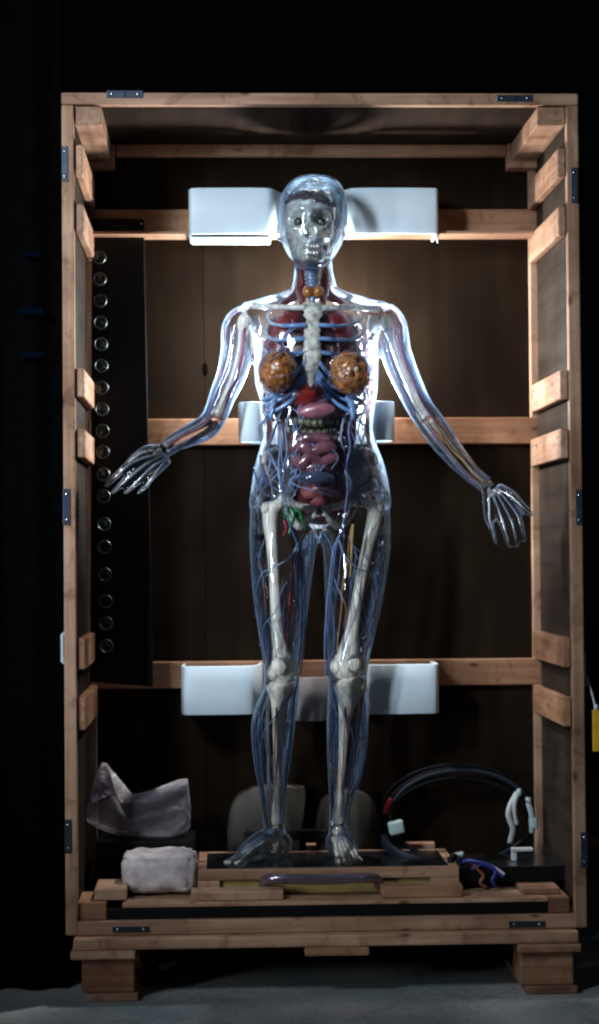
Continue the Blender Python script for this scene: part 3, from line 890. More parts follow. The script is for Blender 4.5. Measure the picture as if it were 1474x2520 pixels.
# ---- belly
part('back_baffle', [(772, 765, .265, 60), (774, 830, .262, 88), (776, 900, .262, 104), (778, 980, .262, 104), (780, 1060, .262, 98), (782, 1140, .268, 92), (784, 1215, .275, 76), (786, 1275, .275, 60)], MUSC, 6, 28, .16)  # opaque mass added to stop the rear lamp shining through between the organs
def lump(q): return 1 + .06 * noise.noise(q * 3)
part('liver', [(692, 985, .20, 16), (715, 972, .175, 32), (752, 968, .160, 34), (785, 965, .158, 26), (808, 972, .165, 12)], LIVER, 8, 20)
part('stomach', [(850, 985, .20, 14), (838, 1000, .175, 26), (800, 1006, .155, 26), (762, 1012, .152, 19), (733, 1014, .155, 10)], STOM, 8, 20)
cl = []
for i in range(9):
    t = i / 8
    x = 708 + t * 134
    y = 1036 + 9 * math.sin(t * pi) 
    cl.append((x, y))
for row, (dy, n_, r_) in enumerate(((0, 9, 12.5), (24, 8, 11.5))):
    big = MB()
    for i in range(n_):
        t = i / (n_ - 1)
        x = 712 + row * 6 + t * (128 - row * 12)
        y = 1034 + dy + 8 * math.sin(t * pi)
        kk = mpp(.15)
        big.ell(P(x, y, .158 + .02 * (2 * t - 1) ** 2), 11 * kk, .016, r_ * kk, 14, 10)
    join_voxel([big], .0022, 'colon', COLON, fig, 3)
random.seed(3)
coils = [[(722, 1085, .165), (760, 1078, .150), (805, 1082, .150), (845, 1090, .165)],
         [(718, 1108, .165), (745, 1098, .143), (770, 1112, .140), (800, 1100, .142), (848, 1112, .16)],
         [(720, 1130, .165), (742, 1140, .145), (765, 1125, .14), (790, 1138, .14), (820, 1126, .145), (850, 1134, .165)],
         [(732, 1152, .17), (765, 1150, .15), (800, 1155, .15), (838, 1152, .168)]]
for c in coils:
    part('intestine', [(a, b_, Y_, 15.5 + 1.5 * math.sin(a)) for a, b_, Y_ in c], INTES, 8, 14)
blob('bladder', 778, 1176, .155, 52, 20, .04, BLAD)
part('uterus', [(752, 1212, .19, 18), (775, 1205, .17, 20), (800, 1206, .168, 20), (826, 1216, .19, 16)], UTER, 6, 16)
part('uterus', [(775, 1225, .175, 18), (788, 1240, .178, 18), (795, 1262, .185, 12)], UTER, 6, 16)

blob('groin_baffle', 787, 1272, .232, 44, 20, .075, MUSCP)  # dark lump added to hide the lamp's reflection at the crotch
# ---- pelvis
PELV = streaky('pelvis_bone', (.20, .20, .19), (.42, .42, .40), rough=.28, fine=60)
for s_ in (-1, 1):
    cx_ = 786
    x = lambda v: cx_ + s_ * v
    # iliac wing: a curved blade lofted from crest to hip socket
    R = []
    for y, xi, xo, Yi, Yo in cr([(1106, 86, 118, .215, .205), (1122, 66, 134, .235, .185), (1146, 56, 136, .25, .178), (1176, 54, 126, .258, .18), (1204, 62, 118, .25, .19), (1228, 76, 116, .235, .2)], 5):
        ring = []
        for t in np.linspace(0, 2 * pi, 18, endpoint=False):
            m_ = (1 - math.cos(t)) / 2
            xx = xi + (xo - xi) * m_
            yy = Yi + (Yo - Yi) * m_ + .010 * math.sin(m_ * pi) + math.sin(t) * (.006 if m_ < .8 else .008)
            ring.append(P(x(xx), y, yy))
        R.append(ring)
    MB().rings(R).build('hip_bone', PELV, fig)
    part('crest', [(x(84), 1112, .215, 5), (x(112), 1108, .2, 7), (x(132), 1122, .185, 9), (x(137), 1142, .178, 8)], PELV)
    part('pubic_bone', [(x(84), 1232, .215, 15), (x(54), 1244, .185, 9), (x(26), 1250, .165, 10), (x(6), 1256, .160, 11)], PELV)
    part('pubic_bone', [(x(8), 1262, .162, 9), (x(28), 1282, .18, 8), (x(48), 1296, .215, 10), (x(66), 1280, .24, 11), (x(84), 1246, .24, 12)], PELV)
blob('sacrum', 786, 1175, .285, 36, 58, .02, PELV)

# ---- leg bones
LEGB = [('femur', [(694, 1224, .215, 15), (700, 1236, .215, 12), (676, 1250, .225, 11)]),]
part('femur', [(704, 1222, .222, 9), (696, 1226, .222, 16), (685, 1240, .225, 13), (667, 1256, .228, 19), (664, 1285, .228, 18), (668, 1330, .222, 14.5), (673, 1400, .216, 13), (677, 1480, .210, 13), (682, 1550, .206, 14.5), (690, 1600, .204, 20), (698, 1635, .205, 30), (698, 1662, .207, 30), (698, 1674, .21, 22)], BONE, 6, 16, .85)
part('femur', [(886, 1222, .222, 9), (896, 1226, .222, 16), (908, 1240, .225, 13), (922, 1252, .228, 18), (919, 1285, .228, 18), (908, 1330, .222, 15), (893, 1400, .216, 14), (878, 1480, .210, 14), (866, 1550, .206, 17), (859, 1600, .204, 27), (855, 1630, .205, 36), (855, 1652, .207, 36), (857, 1664, .21, 26)], BONE, 6, 16, .8)
for x, y in ((655, 1252), (934, 1246)):
    blob('trochanter', x, y, .23, 14, 17, .02, BONE)
blob('patella', 688, 1640, .172, 21, 23, .012, BONE)
blob('patella', 868, 1634, .172, 21, 23, .012, BONE)
for x, y in ((720, 1646), (673, 1655), (828, 1640), (888, 1642)):
    blob('condyle', x, y, .205, 16, 21, .026, BONE)
part('tibia', [(692, 1682, .208, 28), (690, 1698, .205, 36), (687, 1725, .205, 22), (686, 1770, .208, 16), (685, 1830, .216, 13), (683, 1900, .226, 11), (681, 1960, .236, 11), (681, 2005, .245, 15), (684, 2026, .248, 16)], BONE, 6, 14, .8)
part('tibia', [(860, 1672, .208, 30), (862, 1688, .205, 42), (856, 1715, .205, 27), (849, 1765, .208, 16), (845, 1830, .216, 12), (841, 1900, .226, 10.5), (836, 1960, .236, 10), (832, 2005, .245, 13), (832, 2026, .248, 14)], BONE, 6, 14, .8)
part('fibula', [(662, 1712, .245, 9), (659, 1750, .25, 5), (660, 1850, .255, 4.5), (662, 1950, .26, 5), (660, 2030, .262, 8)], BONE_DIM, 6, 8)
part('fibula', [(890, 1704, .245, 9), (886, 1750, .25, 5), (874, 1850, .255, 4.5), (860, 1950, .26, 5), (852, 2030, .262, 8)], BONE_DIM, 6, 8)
for (hx, toes, ax) in ((682, (561, 553, 557, 567, 580), 674), (832, (834, 851, 865, 878, 890), 836)):
    c = P(hx, 2052, .27)
    blob('ankle_bone', hx, 2046, .25, 15, 15, .026, BONE)
    MB().ell((P(hx + (4 if hx < 700 else 0), 2090, .28).x, .285, ZPL + .026), .016, .03, .019, 16, 10).build('heel_bone', BONE, fig)
    for i, tx in enumerate(toes):
        Yt = (.142, .14, .148, .158, .125)[i] if hx < 700 else (.118, .118, .123, .13, .14)[i]
        tip = Vector((P(tx, 2128, Yt).x, Yt, ZPL + .009))
        s0 = P(hx, 2058, .235) + Vector((.005 * (i - 2) * (1 if hx > 700 else -.6), -.005, -.006))
        A = cr([(*s0, .008), (*(s0.lerp(tip, .35) + Vector((0, 0, .008))), .0048), (*(s0.lerp(tip, .62) + Vector((0, 0, .003))), .0065), (*s0.lerp(tip, .82), .0042), (*tip, .005)], 5)
        MB().tube([Vector(a[:3]) for a in A], [a[3] for a in A], 8).build('toe_bone', BONE, fig)

# ---- arm bones
part('humerus', [(612, 782, .225, 19), (600, 795, .224, 17), (593, 840, .222, 10), (580, 900, .218, 8.5), (560, 960, .212, 9), (542, 1008, .206, 14), (532, 1026, .204, 19)], BONE, 6, 12)
part('humerus', [(938, 785, .225, 19), (952, 798, .224, 17), (966, 840, .222, 10), (986, 900, .218, 8.5), (1012, 960, .212, 9), (1036, 1010, .206, 14), (1048, 1030, .204, 18)], BONE, 6, 12)
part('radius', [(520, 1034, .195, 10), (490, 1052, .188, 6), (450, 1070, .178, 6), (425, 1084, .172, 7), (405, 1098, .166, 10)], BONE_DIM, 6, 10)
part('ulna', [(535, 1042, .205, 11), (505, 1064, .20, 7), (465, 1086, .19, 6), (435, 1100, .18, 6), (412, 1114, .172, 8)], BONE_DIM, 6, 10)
part('radius', [(1058, 1036, .2, 10), (1085, 1062, .195, 6), (1130, 1112, .188, 6), (1170, 1160, .183, 7), (1205, 1194, .18, 10)], BONE, 6, 10)
part('ulna', [(1046, 1040, .205, 11), (1068, 1072, .20, 7), (1110, 1126, .193, 6), (1152, 1170, .188, 6), (1190, 1202, .183, 8)], BONE, 6, 10)
for x, y, Y_ in ((392, 1108, .165), (400, 1120, .168), (384, 1118, .16), (1205, 1210, .178), (1218, 1208, .178), (1228, 1214, .178), (1212, 1218, .178)):
    blob('wrist_bone', x, y, Y_, 7.5, 7, .009, SKULLM)
for rows in FING:
    A = cr(rows, 6)
    MB().tube([P(a[0], a[1], a[2]) for a in A], [(a[3] + 1.3 * abs(math.cos(i / 6 * pi))) * .42 * mpp(a[2]) for i, a in enumerate(A)], 8).build('finger_bone', SKULLM, fig)
for s_, c in ((-1, (640, 800)), (1, (905, 800))):
    R = []
    for y, a, b_ in ((775, 8, 30), (800, 2, 34), (835, 6, 30), (870, 14, 24)):
        R.append([P(c[0] - s_ * 4 + s_ * (a + (b_ - a) * (1 - math.cos(t)) / 2), y, .29 + .004 * math.sin(t)) for t in np.linspace(0, 2 * pi, 12, endpoint=False)])
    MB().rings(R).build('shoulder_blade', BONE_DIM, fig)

# ---- vessels and nerves
def vessel(kind, mat, pts, r_, n=6):
    m_ = len(pts)
    return part(kind, [(*p_, r_ * (1 - .35 * i / max(1, m_ - 1))) for i, p_ in enumerate(pts)], mat, n, 7)
V = lambda pts, r_=3.0, mat=VEIN: vessel('vein', mat, pts, r_)
A_ = lambda pts, r_=2.4: vessel('artery', ARTM, pts, r_)
Nv = lambda pts, r_=2.0, mat=NERVE: vessel('nerve', mat, pts, r_)
# trunk sides, both flanks
V([(690, 1040, .15), (697, 1080, .14), (693, 1120, .143), (700, 1160, .14), (694, 1200, .14), (704, 1240, .135), (712, 1290, .135), (735, 1345, .138)], 3.3)
V([(672, 1000, .16), (684, 1050, .15), (690, 1090, .145), (686, 1140, .145), (690, 1190, .14)], 3, VEINL)
V([(712, 1020, .15), (703, 1060, .142), (706, 1110, .14), (698, 1150, .14)], 2.4, VEINL)
V([(640, 1120, .2), (645, 1160, .185), (660, 1190, .165), (690, 1212, .145), (702, 1235, .14)], 2.8)
V([(625, 1150, .22), (632, 1185, .2), (650, 1215, .175), (680, 1228, .15)], 2)
V([(660, 1105, .18), (680, 1150, .16), (692, 1200, .145)], 2.2, VEINL)
V([(665, 1130, .17), (690, 1165, .15), (696, 1210, .14)], 2, VEINL)
V([(870, 1020, .15), (858, 1060, .143), (862, 1100, .14), (852, 1150, .14), (856, 1200, .138), (850, 1250, .135), (846, 1290, .135)], 3.3)
V([(845, 1030, .145), (838, 1080, .14), (850, 1120, .14), (852, 1165, .14)], 2.6, VEINL)
V([(893, 1010, .17), (880, 1060, .155), (872, 1100, .148), (858, 1150, .142)], 2.6, VEINL)
V([(905, 1040, .18), (884, 1110, .16), (870, 1160, .15), (856, 1215, .14)], 2, VEINL)
V([(930, 1160, .2), (905, 1185, .175), (875, 1205, .155), (853, 1230, .14)], 2.4)
V([(952, 1215, .22), (915, 1210, .18), (880, 1225, .155), (852, 1260, .138)], 2)
for s_ in (-1, 1):
    for j in range(5):
        x0 = 768 + s_ * (88 + 5 * j); y0_ = 985 + 12 * j
        V([(x0, y0_, .15), (x0 + s_ * (10 + 3 * j), y0_ + 16, .165), (x0 + s_ * 20, y0_ + 40, .185)], 2.4, CART if j < 2 else VEINL)
        V([(x0 - s_ * 14, y0_ + 20, .148), (x0 - s_ * 4, y0_ + 52, .15), (x0 + s_ * 6, y0_ + 84, .165)], 1.6, VEINL)
# fine net over the belly
rnd = random.Random(11)
for j in range(12):
    x0 = rnd.uniform(720, 850); y0_ = rnd.uniform(1070, 1160)
    V([(x0, y0_, .131), (x0 + rnd.uniform(-18, 18), y0_ + 22, .13), (x0 + rnd.uniform(-26, 26), y0_ + 50, .134)], 1.1, VEINL)
# groin and thighs
for s_, base, knee in ((-1, [(722, 1300), (735, 1345), (742, 1420), (744, 1500), (741, 1580), (733, 1660)], 733), (1, [(846, 1290), (828, 1345), (818, 1420), (810, 1500), (806, 1580), (808, 1660)], 808)):
    V([(a, b_, .15 + .01 * i) for i, (a, b_) in enumerate(base)], 3)
    V([(a + s_ * -7 * (1 if i else 0), b_ + 6, .165 + .01 * i) for i, (a, b_) in enumerate(base)], 2.6, VEINL)
    V([(a + s_ * 14 * (1 if i else 0), b_ + 3, .18 + .008 * i) for i, (a, b_) in enumerate(base)], 2.2)
V([(735, 1335, .14), (715, 1370, .145), (685, 1390, .15), (665, 1398, .155), (640, 1418, .18), (628, 1470, .215)], 2.4, VEINL)
V([(735, 1345, .145), (718, 1400, .15), (700, 1445, .155), (680, 1500, .165), (650, 1540, .19), (640, 1590, .21)], 2.2, VEINL)
V([(668, 1405, .155), (645, 1425, .175), (632, 1450, .2), (626, 1520, .23)], 1.6)
V([(630, 1470, .21), (640, 1530, .2), (650, 1600, .19), (655, 1650, .185)], 1.6)
V([(625, 1380, .22), (632, 1460, .21), (640, 1560, .205), (650, 1630, .2)], 1.3)
V([(834, 1330, .145), (850, 1370, .15), (880, 1398, .155), (905, 1405, .165), (930, 1390, .19), (950, 1355, .225)], 2.0, VEINL)
V([(838, 1345, .15), (852, 1400, .155), (862, 1450, .165), (850, 1540, .18), (842, 1600, .185)], 1.8)
V([(925, 1410, .18), (935, 1470, .19), (925, 1550, .2), (910, 1620, .205)], 1.2, VEINL)
V([(918, 1400, .175), (900, 1370, .17), (870, 1345, .165)], 1.2, VEINL)
A_([(716, 1300, .15), (722, 1360, .16), (716, 1420, .17), (712, 1480, .175), (708, 1540, .18), (706, 1600, .19)], 3)
A_([(712, 1470, .175), (722, 1500, .18), (724, 1540, .19)], 2)
A_([(700, 1280, .15), (705, 1300, .15), (698, 1318, .155)], 5)
Nv([(868, 1290, .16), (866, 1330, .165), (864, 1380, .17), (862, 1420, .175)], 4)
Nv([(864, 1300, .17), (858, 1350, .172), (855, 1400, .175)], 3, NERVED)
Nv([(850, 1390, .17), (842, 1450, .175), (840, 1500, .18), (833, 1560, .185), (828, 1610, .19)], 2.4, NERVED)
Nv([(842, 1470, .175), (852, 1500, .18), (846, 1545, .185)], 2, NERVED)
Nv([(915, 1420, .18), (924, 1480, .185), (918, 1560, .19)], 1.6, NERVED)
Nv([(640, 1380, .2), (650, 1450, .195), (655, 1520, .195)], 1.5, NERVED)
for pts, r_ in (([(712, 1250, .15), (722, 1268, .14), (716, 1290, .14)], 8), ([(726, 1254, .14), (738, 1262, .138), (744, 1284, .14)], 6), ([(705, 1256, .15), (700, 1275, .15)], 7), ([(718, 1290, .138), (712, 1312, .14), (706, 1326, .145)], 4.5), ([(738, 1270, .138), (748, 1292, .14), (752, 1304, .145)], 3.5)):
    vessel('lymph_vessel', GREEN, pts if len(pts) > 2 else [pts[0], ((pts[0][0] + pts[1][0]) / 2 + 2, (pts[0][1] + pts[1][1]) / 2, pts[0][2] - .004), pts[1]], r_)
for gx, s_ in ((683, -1), (861, 1)):
    for j in range(3):
        t = -50 + j * 43 + s_ * 9
        V([(gx - s_ * 46, 900 + t * .5, .085), (gx - s_ * 20, 905 + t * .7, .060), (gx + s_ * 8, 912 + t * .55, .058), (gx + s_ * 34, 925 + t * .5, .078)], .75, (VEINL, ARTM)[j % 2])
# fine web of veins just under the skin
def web(rows, n_, ya, yb, seed, r0=1.15, len_=(90, 220), th_=(190, 350), mats=(VEINL, VEINB, VEINL, NERVED)):
    rr = random.Random(seed)
    A = np.array(rows, float)
    for i in range(n_):
        y = rr.uniform(ya, yb - 60); y1 = min(yb, y + rr.uniform(*len_))
        th = math.radians(rr.uniform(*th_)); drift = rr.uniform(-.8, .8); ph = rr.uniform(0, 6)
        pts = []
        for t in np.linspace(0, 1, 7):
            yy = y + (y1 - y) * t
            xl, xr, yc, hf, hb_ = [np.interp(yy, A[:, 0], A[:, k]) for k in range(1, 6)]
            a_ = th + drift * t + .12 * math.sin(t * 7 + ph)
            s2 = math.sin(a_)
            pts.append(((xl + xr) / 2 + math.cos(a_) * (xr - xl) / 2 * .93, yy, yc + s2 * (hb_ if s2 > 0 else hf) * .9))
        m_ = mats[i % len(mats)]
        vessel('nerve' if m_ is NERVED else 'vein', m_, pts, r0 * rr.uniform(.6, 1.2), 4)
web(LLEG, 22, 1250, 1640, 1); web(RLEG, 22, 1250, 1640, 2)
web(LLEG, 10, 1690, 2000, 3, .9); web(RLEG, 10, 1690, 2000, 4, .9)
web(TRUNK, 40, 1030, 1240, 5, 1.25, (80, 180), (205, 335), (VEINL, VEINB))
web(TRUNK, 34, 780, 1040, 6, 1.25, (70, 150), (200, 340), (VEINB, VEINL, VEINB, ARTM))
# lower legs
for s_, x0, x1 in ((-1, 655, 646), (1, 872, 855)):
    V([(733 if s_ < 0 else 809, 1660, .2), (728 if s_ < 0 else 816, 1700, .195), (716 if s_ < 0 else 826, 1760, .2), (708 if s_ < 0 else 828, 1850, .21), (700 if s_ < 0 else 824, 1950, .225), (692 if s_ < 0 else 822, 2040, .23)], 2)
    V([(724 if s_ < 0 else 818, 1700, .215), (718 if s_ < 0 else 820, 1800, .24), (704 if s_ < 0 else 816, 1920, .26), (696 if s_ < 0 else 815, 2020, .265)], 2.2)
    V([(728 if s_ < 0 else 822, 1690, .19), (700 if s_ < 0 else 836, 1730, .185), (672 if s_ < 0 else 850, 1770, .19), (650 if s_ < 0 else 866, 1800, .21), (638 if s_ < 0 else 874, 1860, .235)], 2, VEINL)
    for j in range(5):
        xx = (630 + 8 * j) if s_ < 0 else (898 - 8 * j)
        V([(xx, 1740 + 10 * j, .22), (xx - s_ * -2, 1820, .215), (xx - s_ * 10, 1920, .225), ((655 + 3 * j) if s_ < 0 else (852 - 4 * j), 2010, .235)], 1.0, (VEIN, VEINL)[j % 2])
    A_([(680 if s_ < 0 else 850, 1740, .19), (676 if s_ < 0 else 846, 1840, .2), (672 if s_ < 0 else 840, 1950, .225)], 1.6)
for tx, fx in ((575, 680), (560, 670), (560, 676)):
    V([(fx, 2040, .225), ((fx + tx) / 2, 2078, .185), (tx + 8, 2112, .15)], 2.0, VEINL)
for tx in (834, 851, 866, 880):
    V([(832 + (tx - 832) * .3, 2045, .22), (tx - 4, 2085, .18), (tx, 2115, .14)], 1.8, VEINL)
# arms: veins, arteries and nerves running along each limb
def along(rows, off, dY, t0=0.0, t1=1.0, k=7, wob=2.0):
    A = cr([r_[:3] for r_ in rows], 8)
    n_ = len(A)
    out_ = []
    for i in np.linspace(t0 * (n_ - 1), t1 * (n_ - 1), k):
        i0 = int(min(n_ - 2, i))
        d = A[i0 + 1] - A[i0]; L_ = math.hypot(d[0], d[1]) + 1e-6
        p_ = A[i0] + d * (i - i0)
        w_ = off + wob * math.sin(i * 1.7 + off)
        out_.append((p_[0] - d[1] / L_ * w_, p_[1] + d[0] / L_ * w_, p_[2] + dY))
    return out_
for rows, s_ in ((LARM, -1), (RARM, 1)):
    for off, dY, r_, mat in ((-20, -.02, 2.6, VEIN), (-26, .0, 1.8, VEINL), (-12, -.03, 1.8, VEINL), (14, -.028, 2.6, VEIN), (22, -.01, 2.2, VEINL), (4, -.034, 1.6, VEIN), (18, -.022, 1.5, VEINL), (-17, .02, 1.6, VEINL)):
        V([(x_, y_, Y_) for x_, y_, Y_ in along(rows, off * .8, dY * .8, .12, .97, 9)], r_ * .7, mat)
    A_(along(rows, 12 * s_ * -1 if s_ > 0 else -14, -.024, .1, .6, 7, 1), 3.4 if s_ < 0 else 1.8)
    A_(along(rows, 5, -.02, .55, .97, 6, 1.5), 2)
    Nv(along(rows, -4 if s_ > 0 else 6, -.026, .55, .95, 6, 2), 2.6 if s_ > 0 else 1.4, NERVE if s_ > 0 else ARTM)
for i, rows in enumerate(FING):
    if i % 5 == 0: continue
    V([(a + 3, b_ + 2, c - .006) for a, b_, c, d in rows[:-1]], 1.4, VEINL)
# head vessels
for s_ in (-1, 1):
    A_([(766 + s_ * 22, 700, .2), (766 + s_ * 30, 660, .215), (766 + s_ * 44, 620, .22), (766 + s_ * 56, 560, .215)], 1.8)
    V([(766 + s_ * 26, 710, .21), (766 + s_ * 36, 665, .225), (766 + s_ * 52, 610, .235)], 2.2)
# the lamp behind the rib cage, a small tube fixture
lamp = MB().tube([P(776, 800, .335), P(776, 1010, .335)], .013, 14).build('rear_lamp_tube', WHITE, fig)
point('rear_lamp', P(776, 825, .405), 23, .03, (1, .95, .88))
point('rear_lamp', P(776, 890, .405), 16, .03, (1, .95, .88))
for px, dx in ((641, -.05), (916, .05)):
    p = P(px, 930, .345)
    area('rear_lamp', p, (p.x + dx, -.4, p.z), .022, .21, 5.5, (.80, .90, 1))

# ------------------------------------------------------------------ things lying in the crate
ZF = Z0 + .012
def sheet_obj(name, top, bot, Yf, depth, mat, parent=None, seed=0, amp=.012, n=28, m=18):
    """a crumpled pillow: outline given by top and bottom pixel curves, real depth"""
    tx = np.array(top, float); bx2 = np.array(bot, float)
    R = []
    for j in range(m + 1):
        v = j / m
        ring_f, ring_b = [], []
        for i in range(n + 1):
            u = i / n
            a = np.array([np.interp(u, np.linspace(0, 1, len(tx)), tx[:, 0]), np.interp(u, np.linspace(0, 1, len(tx)), tx[:, 1])])
            b_ = np.array([np.interp(u, np.linspace(0, 1, len(bx2)), bx2[:, 0]), np.interp(u, np.linspace(0, 1, len(bx2)), bx2[:, 1])])
            p_ = a + (b_ - a) * v
            th = depth * (math.sin(pi * min(1, max(0, u))) ** .5) * (math.sin(pi * v) ** .5)
            nz = amp * (noise.noise(Vector((u * 4 + seed, v * 4, seed))) + .6 * abs(noise.noise(Vector((u * 9, v * 9 + seed, 3)))))
            c = P(p_[0], p_[1], Yf)
            ring_f.append(c + Vector((0, -th * .5 - nz, 0)))
            ring_b.append(c + Vector((0, th * .5 + .002, 0)))
        R.append(ring_f + ring_b[::-1])
    b2 = MB().rings(R)
    return b2.build(name, mat, parent)

pb = sheet_obj('plastic_bag', [(208, 2010), (228, 1935), (250, 1876), (266, 1880), (290, 1958), (330, 1955), (390, 1940), (440, 1918), (462, 1916), (470, 1990)],
               [(212, 2018), (236, 2035), (270, 2050), (310, 2062), (340, 2062), (380, 2060), (420, 2058), (440, 2055), (460, 2046), (468, 2036)], .30, .10, BAG, None, 2, .02, 44, 26)
tag(pb, 'crumpled grey plastic bag with one corner sticking up in the lower left', 'bag')
# a dark box carries the bag
xb0, xb1 = P(238, 2100, .27).x, P(480, 2100, .27).x
bxx = cbox('black_box', xb0, xb1, .24, .42, ZF + .001, P(300, 2066, .27).z, BLACK, None, .004)
tag(bxx, 'low black box under the grey plastic bag', 'box')

def wrapfn(q):
    a = 1 + .10 * abs(noise.noise(q * 2.6)) - .10 * abs(noise.noise(Vector((q.x * 5, q.y * 4, q.z * 2.2)))) + .05 * noise.noise(q * 7)
    return a - .09 * math.exp(-((q.x - .02 + .1 * q.z) / .07) ** 2)
kk = mpp(.14)
c = P(395, 2110, .15)
R = []
pk = MB()
def sq(q, e=.55):
    return Vector([math.copysign(abs(t) ** e, t) for t in q])
NU, NV = 48, 30
rings_ = []
for j in range(NV + 1):
    th = pi * (j + (.03 if j == 0 else (-.03 if j == NV else 0))) / NV
    ring = []
    for i in range(NU):
        ph = 2 * pi * i / NU
        q = Vector((math.sin(th) * math.cos(ph), math.sin(th) * math.sin(ph), -math.cos(th)))
        w = sq(q, .5)
        g = wrapfn(q)
        ring.append(c + Vector((w.x * 92 * kk * g, w.y * .062 * g, w.z * 52 * kk * g)))
    rings_.append(ring)
pkg = pk.rings(rings_).build('wrapped_package', WRAP)
zmin = min(v.co.z for v in pkg.data.vertices)
pkg.location.z += ZT + .001 - zmin
tag(pkg, 'white plastic wrapped bundle with a crease down its middle at the lower left', 'package')

# two tan rounded covers standing behind the ankles
def cover(pxs, y0, y1, Y, label):
    """arched shell: (px, top py) outline, standing on the crate floor"""
    root = thing('rounded_cover', (P((pxs[0][0] + pxs[-1][0]) / 2, y1, Y).x, Y, ZF + .001), label, 'cover', 'tan rounded covers behind the legs')
    A = cr(pxs, 6)
    front = [P(a, b_, Y) for a, b_ in A]
    zb2 = ZF + .001
    R_ = []
    for p_ in front:
        R_.append([Vector((p_.x, Y, zb2)), Vector((p_.x, Y, p_.z - .004)), Vector((p_.x, Y + .004, p_.z)), Vector((p_.x, Y + .055, p_.z)), Vector((p_.x, Y + .055, zb2))])
    MB().rings(R_).build('shell', TAN, root)
    return root
cover([(560, 2040), (568, 1990), (590, 1955), (630, 1940), (690, 1933), (735, 1938), (752, 1945), (748, 1990), (738, 2050)], 1935, 2060, .385, 'tan rounded cover with curved top standing behind the left ankle')
cover([(778, 2050), (785, 2000), (800, 1968), (840, 1948), (880, 1948), (912, 1965), (932, 2000), (938, 2050)], 1945, 2065, .385, 'tan rounded cover standing behind the right ankle beside the cable coil')
tr2 = cbox('black_tray', P(600, 2050, .37).x, P(810, 2050, .37).x, .365, .381, P(700, 2066, .37).z, P(700, 2042, .37).z, BLACKG, None, .003)
tag(tr2, 'long thin black tray lying behind both ankles before the tan covers', 'tray')
cbox('loose_rail', P(690, 2090, .40).x, P(1071, 2090, .40).x, .40, .43, ZF + .001, P(800, 2078, .40).z, WX)

# coil of hoses
coil = thing('hose_coil', (P(1130, 2100, .36).x, .36, ZF), 'large upright coil of dark grey blue hoses with red tape and pale straps', 'hose')
def loop(dx, dy, rx, ry, Y, r_, mat, t0, t1, name='hose'):
    pts = [P(1130 + dx + rx * math.cos(t), 2012 + dy - ry * math.sin(t), Y + .012 * math.sin(2 * t)) for t in np.linspace(t0, t1, 40)]
    return MB().tube(pts, r_, 10).build(name, mat, coil)
for j, (dx, dy, rx, ry, Y, r_, mat) in enumerate(((0, 0, 182, 118, .372, .0055, HOSE), (-4, 5, 178, 126, .352, .0048, HOSEK), (6, -4, 176, 112, .345, .005, HOSE), (0, 8, 170, 104, .365, .0048, HOSEK), (-6, -8, 186, 122, .39, .005, HOSEK))):
    loop(dx, dy, rx, ry, Y, r_, mat, -.05, 2 * pi - .6 if j else 2 * pi - .2)
for t0, t1, Y in ((.12, .42, .34), (2.75, 3.05, .34)):
    loop(0, 0, 181, 118, Y, .007, REDT, t0, t1, 'tape')
def strap(pts, r_, mat, name='strap'):
    A = cr(pts, 6)
    MB().tube([P(a[0], a[1], a[2]) for a in A], r_, 8, .4).build(name, mat, coil)
strap([(1272, 1952, .33), (1255, 1985, .318), (1252, 2010, .315), (1262, 2040, .318), (1255, 2075, .325)], .007, WTIE)
strap([(1278, 1948, .328), (1268, 1970, .32), (1266, 2000, .318), (1272, 2030, .32)], .005, WTIE)
strap([(1300, 1975, .335), (1308, 2005, .33), (1310, 2050, .33)], .007, TEALW)
for x, y, rx, ry in ((975, 2036, 19, 17), (1312, 2026, 10, 14), (1277, 1950, 7, 9), (1300, 1968, 6, 7), (1127, 2105, 16, 8)):
    kk = mpp(.33)
    o = MB().box((-rx * kk, -.012, -ry * kk), (rx * kk, .012, ry * kk)).build('connector', TEALW, None, True, .006, 3)
    o.parent = coil
    o.location = P(x, y, .33) - coil.location
    o.rotation_euler = (0, random.uniform(-.4, .4), random.uniform(-.3, .3))
lowhose = [(945, 2060, .33), (960, 2085, .29), (1000, 2108, .25), (1050, 2120, .22), (1100, 2128, .21), (1130, 2140, .2)]
for d in (0, 9):
    A = cr([(a, b_ + d, c + .01) for a, b_, c in lowhose], 6)
    MB().tube([P(*a) for a in A], .009, 10).build('hose', HOSE, coil)

# black flat device at the lower right, with its wires
zd = P(1260, 2131, .13).z
dv = thing('black_device', (P(1260, 2131, .2).x, .22, ZT), 'flat black box with thin pale edge lying at the lower right of the crate', 'device')
xa2, xb2 = P(1133, 2140, .13).x, P(1392, 2140, .13).x
cbox('housing', xa2, xb2, .13, .32, ZT + .016, zd - .004, BLACK, dv, .003)
cbox('lid', xa2 - .002, xb2 + .002, .127, .322, zd - .0035, zd, BLACKG, dv, .001)
for x in (xa2 + .03, xb2 - .03):
    cbox('rubber_foot', x - .008, x + .008, .15, .30, ZT + .0005, ZT + .0155, BLACK, dv, .001)
br = thing('small_bracket', (P(1285, 2100, .2).x, .2, zd), 'small pale metal bracket standing on the flat black device', 'bracket')
q = P(1255, 2112, .2); r_ = P(1312, 2092, .2)
zz0 = zd + .0005
cbox('plate', q.x + .004, r_.x, .195, .215, zz0 + .022, zz0 + .030, WTIE, br, .002)
cbox('post', q.x + .004, q.x + .016, .198, .212, zz0, zz0 + .0215, WTIE, br, .002)
def wire(pts, r_, mat, label, cat='wire', group=None):
    A = cr(pts, 8)
    o = MB().tube([P(*a) for a in A], r_, 8).build('wire', mat)
    return tag(o, label, cat, group)
zw = zd
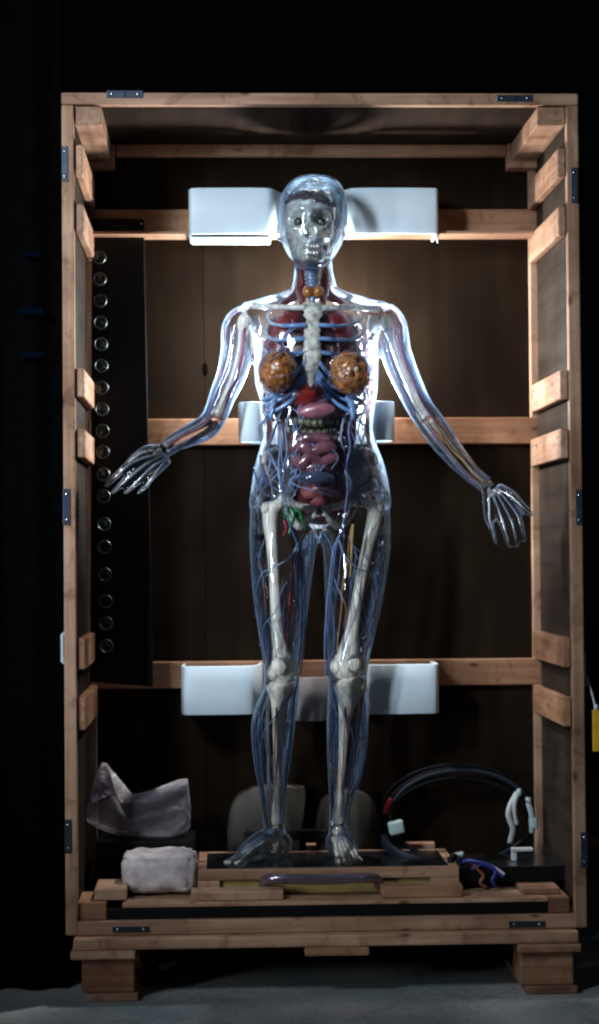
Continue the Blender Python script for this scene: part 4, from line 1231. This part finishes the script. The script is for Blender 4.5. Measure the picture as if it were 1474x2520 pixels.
wire([(1130, 2126, .15), (1150, 2118, .135), (1180, 2122, .125), (1205, 2130, .12), (1220, 2145, .118), (1212, 2165, .112), (1218, 2180, .118)], .0045, BLUEC, 'thick blue wire looping over the front edge of the black device')
wire([(1160, 2140, .124), (1185, 2128, .124), (1210, 2138, .122), (1228, 2150, .12), (1240, 2158, .118)], .0035, BLUEC, 'thin blue wire ending beside the pale plug on the black device')
wire([(1165, 2128, .124), (1176, 2140, .122), (1190, 2155, .12), (1182, 2172, .118), (1196, 2184, .12)], .004, ORANGE, 'orange brown wire hanging beside the blue wires')
wire([(1205, 2128, .122), (1225, 2140, .12), (1242, 2152, .119)], .003, WTIE, 'short pale wire lying across the blue wires')
wire([(1120, 2105, .17), (1108, 2118, .16), (1118, 2136, .15), (1134, 2134, .145), (1128, 2112, .15)], .008, BLACK, 'thick black looped cable at the right end of the plinth', 'cable')

# ------------------------------------------------------------------ outside the crate
# black drape hanging at the left, its hem on the floor
ROWS = []
xl_, xr_ = -1.35, -.588
for z in (.004, .6, 1.3, 2.0, 2.9):
    ROWS.append([Vector((xl_ + (xr_ - xl_) * t, .10 + .02 * math.sin(t * 40) + .012 * math.sin(t * 23 + z), z)) for t in np.linspace(0, 1, 70)] +
                [Vector((xl_ + (xr_ - xl_) * t, .104 + .02 * math.sin(t * 40) + .012 * math.sin(t * 23 + z), z)) for t in np.linspace(1, 0, 70)])
dr = thing('black_curtain', (-.95, .1, 0), 'black cloth curtain hanging to the floor left of the crate', 'curtain')
MB().rings(ROWS).build('cloth', DRAPE, dr)
for x, y, w, h in ((76, 626, 20, 5), (76, 764, 30, 9), (80, 872, 30, 6)):  # faint blue reflections on the cloth, painted as thin plates
    a, b_ = P(x - w, y + h, .055), P(x + w, y - h, .055)
    cbox('blue_glint', a.x, b_.x, .058, .062, a.z, b_.z, BREFL, dr, .001)
# yellow tag on a white cord at the right
cd = thing('hanging_tag', (P(1466, 1800, .02).x, .02, P(1466, 1850, .02).z), 'yellow plastic tag hanging from a white cord right of the crate', 'tag')
A = cr([(1436, 1652, .02), (1446, 1672, .022), (1458, 1712, .02), (1466, 1742, .02)], 6)
MB().tube([P(*a) for a in A], .0028, 8).build('cord', WTIE, cd)
a, b_ = P(1458, 1850, .02), P(1500, 1746, .02)
cbox('plate', a.x, b_.x, .016, .024, a.z, b_.z, YELL, cd, .003)
MB().ell(P(1467, 1740, .02), .006, .006, .007, 12, 8).build('knot', WTIE, cd)
A = cr([(1436, 1655, .05), (1441, 1668, .045), (1442, 1690, .045)], 5)
tg = MB().tube([P(*a) for a in A], [.004] * 5 + [.005] * (len(A) - 5), 8).build('cord_end', WTIE, cd)
# low yellow guard rail behind on the floor
yb = thing('yellow_barrier', (1.05, 1.6, 0), 'low yellow steel barrier on the floor behind the right side of the crate', 'barrier')
q = P(1452, 2085, 1.6); r_ = P(1540, 2064, 1.6)
cbox('rail', q.x, q.x + .8, 1.6, 1.66, q.z, r_.z, YELL, yb, .004)
for x in (q.x + .06, q.x + .7):
    cbox('post', x, x + .05, 1.61, 1.65, 0.0005, q.z - .0005, YELL, yb, .004)
